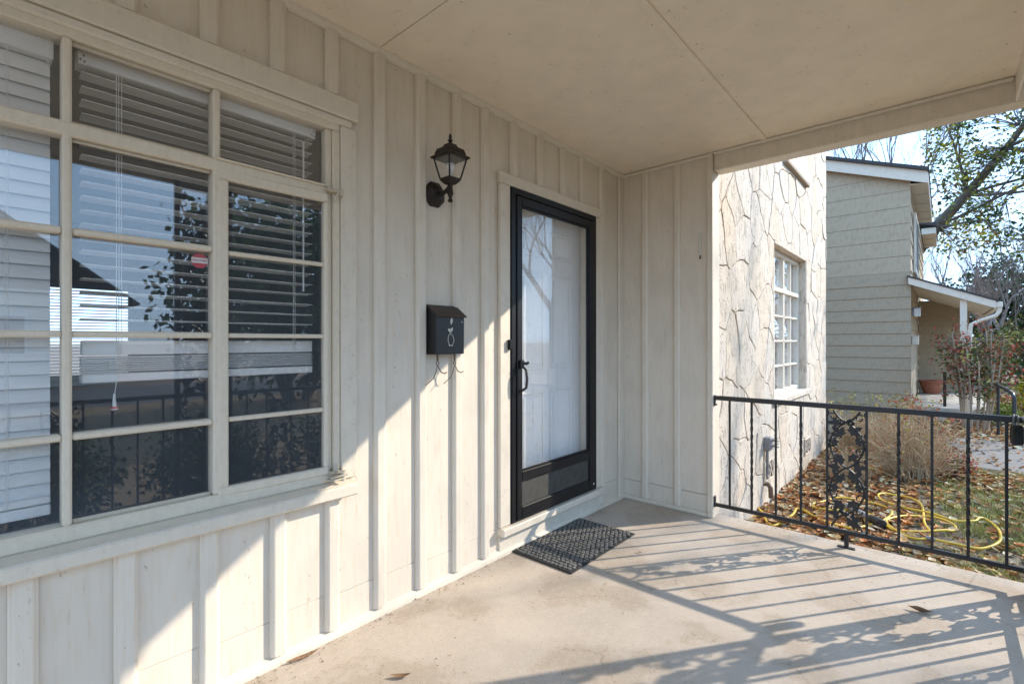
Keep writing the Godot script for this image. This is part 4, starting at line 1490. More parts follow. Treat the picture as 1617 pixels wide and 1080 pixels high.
	for q in [0.325, 0.272]:
		b = MB.new()
		b.obox(V(0.775, q, -1.47), V(0.06, 0.006, 0.045), Basis(Vector3.BACK, -0.05), 0.002)
		b.obox(V(0.775, q + 0.018, -1.47), V(0.06, 0.004, 0.05), Basis(Vector3.BACK, 0.35), 0.0015)
		part("lid", b, M.grey, ob)
	b = MB.new()
	b.tube([V(0.705, 0.236, -1.47), V(0.705, 0.02, -1.47), V(0.69, -0.03, -1.47)], 0.014, 8)
	part("conduit", b, M.grey, ob)
	# foundation vents
	for q in [["nearer cast foundation vent low in the stone wall below the outlet", -1.58, 0.02], ["farther cast foundation vent low in the stone wall", -3.35, -0.03]]:
		var v := thing("foundation_vent", q[0], "vent", V(SX, q[2] - 0.1, q[1]), "vents in the stone wall")
		b = MB.new()
		for r in [[-0.10, -0.08, -0.16, 0.16], [0.08, 0.10, -0.16, 0.16], [-0.08, 0.08, -0.16, -0.14], [-0.08, 0.08, 0.14, 0.16]]:
			b.box(V(0.672, q[2] + r[0], q[1] + r[2]), V(0.700, q[2] + r[1], q[1] + r[3]), 0.003)
		part("frame", b, M.stone_b, v)
		b = MB.new()
		b.box(V(0.676, q[2] - 0.08, q[1] - 0.14), V(0.6865, q[2] + 0.08, q[1] + 0.14))
		part("dark_gap", b, M.seam, v)
		for s in [-1, 1]:
			for k in 2:
				b = MB.new()
				var zc: float = q[1] - 0.07 + k * 0.14
				b.bar(V(0.692, q[2] - 0.078, zc - 0.066 * s), V(0.692, q[2] + 0.078, zc + 0.066 * s), 0.016, 0.010, Vector3.RIGHT, 0.002)
				part("lattice_bar", b, M.stone_b, v)
	var pp := thing("drain_stub", "short rusty pipe bent out of the foot of the stone wall", "pipe", V(SX, -0.2, -1.42))
	b = MB.new()
	b.tube([V(0.66, -0.075, -1.44), V(0.72, -0.08, -1.44), V(0.74, -0.11, -1.44), V(0.745, -0.2, -1.44)], 0.022, 8)
	part("pipe", b, M.rust, pp)

# ---------------------------------------------------------------- neighbour's house
func roofline(x: float) -> float:
	return 4.34 + 0.375 * (1.72 - x)

func build_neighbour() -> void:
	var h := thing("green_house", "grey green two-storey house with wide siding and a small side porch", "house", V(-0.5, G, -11.0))
	var z := -9.0
	var xl := -4.0
	var xr := 1.455
	var b := MB.new()
	b.box(V(xl, G - 0.2, -18.0), V(xr - 0.02, 4.3, z - 0.025))
	part("wall_core", b, M.green_b, h)
	b = MB.new()
	b.xf = Transform3D(Basis.IDENTITY, V(0, 0, -13.0))
	b.prism(PackedVector2Array([Vector2(xl, 4.0), Vector2(xr - 0.02, 4.0), Vector2(xr - 0.02, 4.45), Vector2(xl, 6.4)]), 3.97)
	part("gable_core", b, M.green_b, h)
	# shingle courses below, wide boards above
	var y := G
	var i := 0
	while y < 2.40:
		b = MB.new()
		b.xf = Transform3D(Basis(Vector3.RIGHT, -0.05), V(0, y, z))
		b.box(V(xl, 0.0, -0.02), V(xr + 0.006, 0.262, 0.012), 0.003)
		part("shingle_course", b, M.green_b, h)
		y += 0.244
		i += 1
	y = y + 0.01
	var top := PackedVector2Array([Vector2(xl, -2), Vector2(xr, -2), Vector2(xr, roofline(xr)), Vector2(xl, roofline(xl))])
	while y < 6.5:
		var r := PackedVector2Array([Vector2(xl, y), Vector2(xr, y), Vector2(xr, y + 0.322), Vector2(xl, y + 0.322)])
		for c in Geometry2D.intersect_polygons(r, top):
			b = MB.new()
			b.xf = Transform3D(Basis(Vector3.RIGHT, -0.02), V(0, y, z - 0.014)) * Transform3D(Basis.IDENTITY, V(0, -y, 0))
			b.prism(c, 0.018, 0.003)
			part("siding_board", b, M.green, h)
		y += 0.326
	# side wall facing the street: boards, corner trim, window
	y = G
	while y < 4.3:
		b = MB.new()
		b.xf = Transform3D(Basis(Vector3.BACK, 0.05), V(xr - 0.018, y, 0))
		b.box(V(-0.01, 0.0, -17.9), V(0.014, 0.29, z - 0.03), 0.003)
		part("siding_board", b, M.green, h)
		y += 0.30
	var wn := Node3D.new()
	b = MB.new()
	b.box(V(xr + 0.0, 2.75, -11.6), V(xr + 0.045, 4.05, -10.2), 0.004)
	var sw := part("window", b, M.house_white, h)
	wn.free()
	b = MB.new()
	b.box(V(xr + 0.02, 2.85, -11.5), V(xr + 0.048, 3.95, -10.95), 0.002)
	b.box(V(xr + 0.02, 2.85, -10.85), V(xr + 0.048, 3.95, -10.3), 0.002)
	part("pane", b, M.frame_black, sw)
	# roof: slabs sloping down to the street-side eave, rake board, soffit boards
	var slope := atan(0.375)
	b = MB.new()
	b.xf = Transform3D(Basis.IDENTITY, V(0, 0, -13.2))
	b.prism(PackedVector2Array([Vector2(1.74, roofline(1.74) + 0.20), Vector2(1.74, roofline(1.74) + 0.27), Vector2(xl, roofline(xl) + 0.27), Vector2(xl, roofline(xl) + 0.20)]), 4.40)
	part("roof", b, M.roof, h)
	b = MB.new()
	b.xf = Transform3D(Basis.IDENTITY, V(0, 0, z + 0.10))
	b.prism(PackedVector2Array([Vector2(1.715, roofline(1.715) - 0.03), Vector2(1.715, roofline(1.715) + 0.198), Vector2(xl, roofline(xl) + 0.198), Vector2(xl, roofline(xl) - 0.03)]), 0.045, 0.004)
	part("rake_board", b, M.house_white, h)
	b = MB.new()
	b.box(V(1.69, roofline(1.715) - 0.02, -13.15), V(1.725, roofline(1.715) + 0.19, z + 0.098), 0.004)
	part("eave_board", b, M.house_white, h)
	for k in 9:
		b = MB.new()
		b.obox(V(1.572, roofline(1.572) - 0.045 + (0.012 if k % 2 else 0.0), -13.1 + 0.23 + k * 0.46), V(0.262, 0.03, 0.44), Basis(Vector3.BACK, -slope * 0.25), 0.006)
		part("soffit_board", b, M.house_white, h)
	# rear wing with its own lower eave
	b = MB.new()
	b.xf = Transform3D(Basis.IDENTITY, V(0, 0, -18.2))
	b.prism(PackedVector2Array([Vector2(1.80, 4.62), Vector2(1.80, 4.72), Vector2(xl, 6.4), Vector2(xl, 6.2)]), 2.9)
	part("rear_roof", b, M.roof, h)
	for k in 5:
		b = MB.new()
		b.box(V(1.455, 4.42 + 0.02 * (k % 2), -18.1 + k * 0.55), V(1.78, 4.60, -17.6 + k * 0.55), 0.006)
		part("soffit_board", b, M.house_white, h)
	# side porch: shed roof, post, gutter, recessed wall, deck
	var pr := func(x: float) -> float: return 2.53 - 0.435 * (x - 1.40)
	b = MB.new()
	b.xf = Transform3D(Basis.IDENTITY, V(0, 0, -13.4))
	b.prism(PackedVector2Array([Vector2(1.40, pr.call(1.40)), Vector2(1.40, pr.call(1.40) + 0.03), Vector2(2.69, pr.call(2.69) + 0.03), Vector2(2.69, pr.call(2.69))]), 4.52)
	part("porch_roof", b, M.roof, h)
	b = MB.new()
	b.xf = Transform3D(Basis.IDENTITY, V(0, 0, z + 0.06))
	b.prism(PackedVector2Array([Vector2(1.42, pr.call(1.42) - 0.135), Vector2(1.42, pr.call(1.42) - 0.002), Vector2(2.66, pr.call(2.66) - 0.002), Vector2(2.66, pr.call(2.66) - 0.135)]), 0.045, 0.004)
	part("porch_rake_board", b, M.house_white, h)
	for k in 8:
		b = MB.new()
		b.xf = Transform3D(Basis.IDENTITY, V(0, 0, -13.3 + k * 0.52))
		b.prism(PackedVector2Array([Vector2(1.46, pr.call(1.46) - 0.10), Vector2(1.46, pr.call(1.46) - 0.06), Vector2(2.64, pr.call(2.64) - 0.06), Vector2(2.64, pr.call(2.64) - 0.10)]), 0.51, 0.004)
		part("porch_soffit_board", b, M.house_white, h)
	b = MB.new()
	b.box(V(2.175, G, z - 0.05), V(2.275, pr.call(2.22) - 0.137, z + 0.05), 0.006)
	part("porch_post", b, M.house_white, h)
	b = MB.new()
	b.box(V(2.66, pr.call(2.69) - 0.11, -13.3), V(2.745, pr.call(2.69) - 0.005, z + 0.11), 0.012)
	part("gutter", b, M.house_white, h)
	b = MB.new()
	b.tube([V(2.70, 1.88, z + 0.06), V(2.70, 1.80, z + 0.06), V(2.66, 1.72, z + 0.06), V(2.42, 1.62, z + 0.06), V(2.33, 1.56, z + 0.06), V(2.31, 1.46, z + 0.06), V(2.31, -0.2, z + 0.06)], 0.034, 8)
	part("downspout", b, M.house_white, h)
	b = MB.new()
	b.box(V(xr, G, -13.4), V(2.42, 2.3, -13.05))
	part("porch_back_wall", b, M.green_b, h)
	y = G
	while y < 2.1:
		b = MB.new()
		b.xf = Transform3D(Basis(Vector3.RIGHT, -0.05), V(0, y, -13.04))
		b.box(V(xr, 0.0, -0.02), V(2.42, 0.25, 0.012), 0.003)
		part("shingle_course", b, M.green_b, h)
		y += 0.244
	b = MB.new()
	b.box(V(xr + 0.01, G - 0.1, -13.05), V(2.62, -0.04, -9.15), 0.02)
	part("porch_deck", b, M.deck, h)
	b = MB.new()
	b.box(V(xr + 0.01, G - 0.1, -9.149), V(2.10, -0.17, -8.75), 0.02)
	part("porch_step", b, M.deck, h)
	# fittings on the side wall
	var lamp := thing("neighbour_wall_lamp", "small pale lantern on the corner of the green house", "wall lamp", V(xr, 1.8, -9.5))
	b = MB.new()
	b.box(V(xr, 1.78, -9.55), V(xr + 0.03, 1.95, -9.43), 0.004)
	part("back_plate", b, M.grey, lamp)
	b = MB.new()
	b.box(V(xr + 0.03, 1.76, -9.57), V(xr + 0.14, 1.93, -9.41), 0.01)
	part("lamp_shade", b, M.white, lamp)
	b = MB.new()
	b.box(V(xr + 0.02, 1.93, -9.59), V(xr + 0.16, 1.955, -9.39), 0.006)
	part("cap", b, M.grey, lamp)
	var bx := thing("neighbour_mailbox", "small cream letter box on the corner of the green house", "mailbox", V(xr, 1.2, -9.5))
	b = MB.new()
	b.box(V(xr + 0.0, 1.18, -9.6), V(xr + 0.11, 1.36, -9.4), 0.01)
	part("body", b, M.house_white, bx)
	b = MB.new()
	b.obox(V(xr + 0.065, 1.37, -9.5), V(0.15, 0.012, 0.22), Basis(Vector3.BACK, -0.25), 0.003)
	part("lid", b, M.house_white, bx)
	var pot := thing("flower_pot", "wide terracotta flower pot standing on the neighbour's porch", "flower pot", V(1.72, -0.04, -12.4))
	b = MB.new()
	b.lathe([Vector2(0.0, 0.0), Vector2(0.15, 0.0), Vector2(0.20, 0.14), Vector2(0.235, 0.28), Vector2(0.255, 0.285), Vector2(0.26, 0.335), Vector2(0.235, 0.335), Vector2(0.21, 0.28), Vector2(0.0, 0.28)], V(1.72, -0.04, -12.4), 20)
	part("pot_body", b, M.terracotta, pot)
	var rp := thing("porch_rail_post", "thin black iron rail post on the neighbour's porch step", "post", V(1.96, -0.04, -9.4))
	b = MB.new()
	b.box(V(1.935, -0.04, -9.42), V(1.985, 0.62, -9.38), 0.003)
	part("post", b, M.iron, rp)
	b = MB.new()
	b.box(V(1.925, 0.62, -9.43), V(1.995, 0.645, -9.37), 0.004)
	part("cap", b, M.iron, rp)
	var hr := thing("bent_handrail", "black bent pipe handrail beside the neighbour's path", "handrail", V(2.66, G, -6.3))
	b = MB.new()
	b.tube([V(2.60, 0.53, -7.9), V(2.66, 0.52, -6.7), V(2.68, 0.50, -6.42), V(2.69, 0.44, -6.34), V(2.69, G, -6.33)], 0.024, 8)
	part("rail", b, M.iron, hr)
	b = MB.new()
	b.tube([V(2.61, 0.52, -7.7), V(2.61, G, -7.7)], 0.02, 8)
	part("post", b, M.iron, hr)

func build_house_across() -> void:
	var h := thing("white_house_across", "pale gabled house across the street mirrored in the window panes", "house", V(24, G, 4.0))
	var b := MB.new()
	b.box(V(21.2, G, -0.4), V(28.0, 3.0, 8.0))
	part("wall_core", b, M.house_white, h)
	b = MB.new()
	b.xf = Transform3D(Basis(V(0, 0, -1), V(0, 1, 0), V(1, 0, 0)), V(21.2, 0, 0))
	b.prism(PackedVector2Array([Vector2(0.4, 3.0), Vector2(-8.0, 3.0), Vector2(-3.8, 6.2)]), 6.8)
	part("gable", b, M.roof, h)
	var y := G
	while y < 3.0:
		b = MB.new()
		b.xf = Transform3D(Basis(Vector3.BACK, -0.08), V(21.19, y, 0))
		b.box(V(-0.012, 0, -0.41), V(0.0, 0.19, 8.01))
		part("siding_board", b, M.house_white, h)
		y += 0.185
	for s in [-1, 1]:
		b = MB.new()
		b.bar(V(24.4, 6.32, 3.8), V(24.4, 2.65, 3.8 + s * 4.75), 7.6, 0.1, Vector3.UP, 0.01)
		part("roof", b, M.roof, h)
	b = MB.new()
	b.box(V(21.14, 0.8, 2.0), V(21.2, 2.2, 3.4), 0.005)
	var w := part("window", b, M.white, h)
	b = MB.new()
	b.box(V(21.13, 0.88, 2.08), V(21.15, 2.12, 3.32))
	part("pane", b, M.frame_black, w)

# ---------------------------------------------------------------- plants
func add_leaf(b: MB, p: Vector3, s: float, c: Color, up := 0.0) -> void:
	var d := V(rng.randf_range(-1, 1), rng.randf_range(-1, 0.6), rng.randf_range(-1, 1)).normalized()
	var n := V(rng.randf_range(-1, 1), rng.randf_range(-0.3, 1) + up, rng.randf_range(-1, 1)).normalized()
	var w := d.cross(n).normalized() * s * 0.30
	n = w.cross(d).normalized()
	b.col = c
	var m := p + d * s * 0.5 + n * s * 0.08
	var e := p + d * s
	b.tri(p, m + w, m, (n + w * 2.0).normalized())
	b.tri(p, m, m - w, (n - w * 2.0).normalized())
	b.tri(e, m, m + w, (n + w * 2.0).normalized())
	b.tri(e, m - w, m, (n - w * 2.0).normalized())

func shade(c: Color, k: float) -> Color:
	var f := 1.0 + rng.randf_range(-k, k)
	return Color(c.r * f * (1.0 + rng.randf_range(-k, k) * 0.4), c.g * f, c.b * f)

# grows twigs into b; calls tip with each twig end
func grow(b: MB, p: Vector3, d: Vector3, l: float, r: float, depth: int, spread: float, tips: Array, lift := 0.12) -> void:
	var k := 3
	var pts := [p]
	var rad := [r]
	var q := p
	var dir := d
	for i in k:
		dir = (dir + V(rng.randf_range(-1, 1), rng.randf_range(-0.6, 1) * 1.0, rng.randf_range(-1, 1)) * 0.16 + V(0, lift * 0.4, 0)).normalized()
		q += dir * l / k
		pts.append(q)
		rad.append(r * lerpf(1.0, 0.62, float(i + 1) / k))
	b.tube(pts, rad, 7 if depth > 4 else (5 if depth > 2 else 3), depth <= 0)
	if depth <= 0:
		tips.append(q)
		return
	if depth <= 2:
		tips.append(pts[2])
	var n := 2 + (1 if rng.randf() < 0.55 else 0)
	for i in n:
		var axis := V(rng.randf_range(-1, 1), rng.randf_range(-1, 1), rng.randf_range(-1, 1)).normalized()
		var nd := dir.rotated(axis, rng.randf_range(0.35, 1.0) * spread)
		nd = (nd + V(0, lift, 0)).normalized()
		var at: Vector3 = pts[3] if i == 0 else pts[2 + rng.randi() % 2]
		grow(b, at, nd, l * rng.randf_range(0.62, 0.86), r * (0.62 if i == 0 else 0.48), depth - 1, spread, tips, lift)

func crown(parent: Node3D, tips: Array, per: int, rad: float, size: float, cols: Array, up := 0.3) -> void:
	var b := MB.new()
	b.colored = true
	for t in tips:
		var base: Color = cols[rng.randi() % cols.size()]
		for i in per:
			var o := V(rng.randfn(), rng.randfn(), rng.randfn()) * rad * 0.55
			add_leaf(b, t + o, size * rng.randf_range(0.65, 1.25), shade(base, 0.35), up)
	part("crown", b, M.leaf, parent)

func bare_tree_mesh(h: float, depth: int, m: Material) -> ArrayMesh:
	var b := MB.new()
	var tips := []
	grow(b, V(0, -0.1, 0), V(rng.randf_range(-0.08, 0.08), 1, rng.randf_range(-0.08, 0.08)).normalized(), h * 0.30, h * 0.022, depth, 0.85, tips)
	return b.mesh(m)

func build_trees() -> void:
	var olive := Color(0.15, 0.17, 0.045)
	var gold := Color(0.52, 0.43, 0.06)
	var deep := Color(0.035, 0.062, 0.028)
	rng.seed = 22
	# leafy oak leaning out from behind the green house
	var t := thing("leaning_oak", "large leafy tree with green and yellow leaves leaning from behind the green house", "tree", V(-0.6, G, -18.6))
	var b := MB.new()
	var spine := [V(-0.6, G, -18.6), V(0.1, 1.8, -18.5), V(1.15, 4.2, -18.4), V(1.75, 5.1, -18.3), V(2.5, 6.0, -18.1), V(3.4, 7.2, -17.8), V(4.3, 8.6, -17.6)]
	b.tube(spine, [0.34, 0.28, 0.21, 0.18, 0.14, 0.10, 0.05], 9)
	var tips := []
	for q in [[3, 1.0, 0.35, 0.4, 2.2, 4], [4, 1.0, 0.30, -0.2, 1.9, 4], [4, 0.9, -0.25, 0.6, 1.9, 4], [5, 1.0, 0.1, 0.4, 1.8, 4], [4, -0.2, 0.9, 0.5, 1.5, 4], [5, 0.5, 0.9, -0.3, 1.6, 4], [6, 0.9, 0.2, 0.1, 1.5, 4], [5, 1.0, -0.5, 0.2, 1.7, 4], [6, 0.2, 0.8, 0.5, 1.4, 4], [3, 0.8, -0.15, 0.9, 1.6, 4], [5, 1.0, -0.75, 0.7, 1.6, 4]]:
		grow(b, spine[q[0]], V(q[1], q[2], q[3]).normalized(), q[4], 0.055, q[5], 0.8, tips, 0.02)
	part("trunk", b, M.bark, t)
	# clumps of leaves through the crown, each on a twig from the nearest limb
	var nz := FastNoiseLite.new()
	nz.seed = 31
	nz.frequency = 0.42
	var clumps := []
	var tw := MB.new()
	var tries := 0
	while clumps.size() < 1350 and tries < 30000:
		tries += 1
		var best: Vector3 = tips[rng.randi() % tips.size()]
		var p := best + V(rng.randfn(), rng.randfn() * 0.8, rng.randfn()) * 0.42
		if tries % 4 != 0:   # fill the inner crown as well, hung from the nearest limb
			p = V(4.0, 6.8, -17.7) + V(rng.randf_range(-1, 1), rng.randf_range(-1, 1), rng.randf_range(-1, 1)) * V(2.7, 3.1, 2.7)
			for t2 in tips + spine:
				if t2.y > 4.0 and t2.distance_squared_to(p) < best.distance_squared_to(p):
					best = t2
			if best.distance_to(p) > 1.4:
				continue
		if nz.get_noise_3d(p.x, p.y, p.z) < -0.03 or p.y < 3.6 + 0.5 * maxf(0.0, 3.4 - p.x) or p.x < 1.5:
			continue
		if best.distance_to(p) > 0.15:
			var md := best.lerp(p, 0.5) + V(rng.randf_range(-0.1, 0.1), 0.08, rng.randf_range(-0.1, 0.1))
			tw.tube([best, md, p], [0.012, 0.009, 0.006], 3, false)
		clumps.append(p)
	part("twigs", tw, M.bark, t)
	crown(t, clumps, 14, 0.27, 0.125, [olive, olive * 1.3, deep, gold, deep * 1.4, gold * 0.7, Color(0.20, 0.19, 0.04), Color(0.22, 0.13, 0.05)], 0.2)
	rng.seed = 55
	# trees beyond, bare in winter
	var protos := [bare_tree_mesh(8.0, 7, M.twig_far), bare_tree_mesh(7.0, 7, M.twig_far), bare_tree_mesh(7.5, 7, M.twig_far)]
	var list := [
		["bare tree whose thin branches show above the green house roof", -0.6, -24.0, 1.55, 0], ["pale bare tree far behind the side porch gutter", 4.3, -30.0, 0.95, 1], ["tallest bare tree at the right edge of the far tree line", 6.6, -33.0, 1.05, 2],
		["bare tree rising over the low end of the side porch roof", 2.6, -34.0, 0.95, 0], ["slim bare tree just right of the green house wall", 1.2, -38.0, 1.0, 1], ["dense bare tree behind the nandina shrub", 5.3, -27.0, 0.75, 0],
		["low bare tree at the right edge behind the handrail", 4.6, -22.0, 0.62, 2], ["bare tree second from the right in the far tree line", 8.2, -37.0, 1.1, 1], ["small bare tree in the middle of the far tree line", 3.4, -27.0, 0.66, 2], ["grey bare tree farthest back over the porch roof", 0.8, -44.0, 1.15, 2],
		["bare tree far right beyond the end of the front path", 10.5, -31.0, 1.05, 2], ["bare tree beyond the front path, left of the farthest right one", 9.0, -26.0, 0.85, 0],
		["short bare tree between the downspout and the right edge", 3.7, -24.0, 0.58, 1], ["bare tree half hidden behind the far evergreen", 5.8, -41.0, 1.15, 0], ["spreading bare tree low behind the nandina tops", 2.9, -21.0, 0.5, 0],
	]
	for q in list:
		var o := thing("bare_tree", q[0], "tree", V(q[1], G + maxf(0.0, (-16.0 - q[2]) * 0.02), q[2]), "bare trees beyond the green house")
		var mi := MeshInstance3D.new()
		mi.mesh = protos[q[4]]
		mi.name = "trunk"
		mi.scale = Vector3.ONE * q[3]
		mi.rotation.y = rng.randf() * TAU
		o.add_child(mi, true)
	# dark evergreen in the far line, and shrubs along the neighbour's yard
	bush("evergreen_tree", "dark green evergreen tree in the far tree line", "tree", V(4.4, 0.0, -36.0), 2.6, 5.9, 900, 0.26, [deep, deep * 1.6, Color(0.07, 0.09, 0.05)], 0.30)
	bush("garden_shrub", "dark green shrub at the right edge beyond the handrail", "shrub", V(4.3, G, -15.0), 1.0, 1.5, 260, 0.13, [deep, deep * 1.4], 0.2, "shrubs in the neighbour's yard")
	bush("garden_shrub", "low yellow leaved shrub at the right edge beyond the handrail", "shrub", V(3.6, G, -12.3), 0.55, 0.75, 160, 0.09, [gold, gold * 0.7, olive], 0.14, "shrubs in the neighbour's yard")
	bush("garden_shrub", "small bright green clump at the foot of the nandina stems", "shrub", V(2.72, G, -9.0), 0.30, 0.42, 90, 0.06, [Color(0.16, 0.20, 0.03), olive], 0.08, "shrubs in the neighbour's yard")
	bush("garden_shrub", "brown thicket under the bare trees behind the nandina", "shrub", V(4.2, G, -20.5), 1.7, 2.2, 420, 0.14, [Color(0.16, 0.11, 0.07), Color(0.22, 0.15, 0.08), olive], 0.26, "shrubs in the neighbour's yard")
	# mirrored in the window: big evergreen by the street, hedge under the porch front
	bush("street_evergreen", "broad dark evergreen tree by the street, mirrored in the casement", "tree", V(11.0, G, -1.9), 2.4, 5.6, 1500, 0.20, [deep, deep * 1.5, olive], 0.34)
	for q in [["clipped dark hedge bush under the porch front, nearest the corner", 0.9], ["clipped dark hedge bush under the porch front, second from the corner", 2.0], ["clipped dark hedge bush under the porch front, third from the corner", 3.1], ["clipped dark hedge bush under the porch front, farthest from the corner", 4.2]]:
		bush("hedge_bush", q[0], "shrub", V(3.15, G, q[1]), 0.52, 0.80, 420, 0.05, [deep, deep * 1.3, Color(0.06, 0.10, 0.03)], 0.11, "hedge along the porch front")
	for q in [["bare street tree left of the mirrored gable", 23.0, -4.0, 1.0, 0], ["bare street tree farther down the mirrored street", 26.0, -8.0, 1.2, 1], ["bare street tree behind the mirrored evergreen", 22.0, -12.0, 1.05, 2]]:
		var o := thing("street_tree", q[0], "tree", V(q[1], G, q[2]), "bare trees across the street")
		var mi := MeshInstance3D.new()
		mi.mesh = protos[q[4]]
		mi.name = "trunk"
		mi.scale = Vector3.ONE * q[3]
		o.add_child(mi, true)
	# the bare tree towards the sun: mirrored in the storm door, its branches dapple the walls
	t = thing("yard_tree", "large bare tree in the front yard, mirrored in the storm door glass", "tree", V(9.4, G, -12.0))
	rng.seed = 4
	b = MB.new()
	tips = []
	grow(b, V(9.4, G - 0.1, -12.0), V(-0.03, 1, 0.02).normalized(), 2.9, 0.20, 7, 0.82, tips, 0.10)
	part("trunk", b, M.bark, t)
	t = thing("yard_tree", "second bare tree in the front yard whose branches shade the stone wall", "tree", V(9.9, G, -16.2))
	rng.seed = 6
	b = MB.new()
	tips = []
	grow(b, V(9.9, G - 0.1, -16.2), V(-0.05, 1, 0.03).normalized(), 3.0, 0.22, 7, 0.85, tips, 0.10)
	part("trunk", b, M.bark, t)

func bush(called: String, label: String, cat: String, at: Vector3, rad: float, h: float, clumps: int, size: float, cols: Array, spread: float, group := "") -> void:
	var t := thing(called, label, cat, at, group)
	var b := MB.new()
	var tips := []
	for i in 9:
		var a := rng.randf() * TAU
		grow(b, at + V(cos(a), 0, sin(a)) * rad * 0.1, V(cos(a) * 0.5, 1.2, sin(a) * 0.5).normalized(), h * 0.34, h * 0.018, 2, 0.8, tips)
	part("trunk" if cat == "tree" else "stems", b, M.bark, t)
	var pts := []
	var nz := FastNoiseLite.new()
	nz.seed = rng.randi() % 1000
	nz.frequency = 1.3 / rad
	for i in clumps:
		var d := V(rng.randfn(), rng.randfn(), rng.randfn()).normalized()
		var r := pow(rng.randf(), 0.4)
		var p := V(d.x * rad, d.y * h * 0.46, d.z * rad) * r
		var k := 1.0 + 0.45 * nz.get_noise_3d(p.x, p.y, p.z)
		p = at + V(0, h * 0.54, 0) + p * k
		if p.y > at.y + 0.04:
			pts.append(p)
	crown(t, pts, 8, spread, size, cols, 0.3)

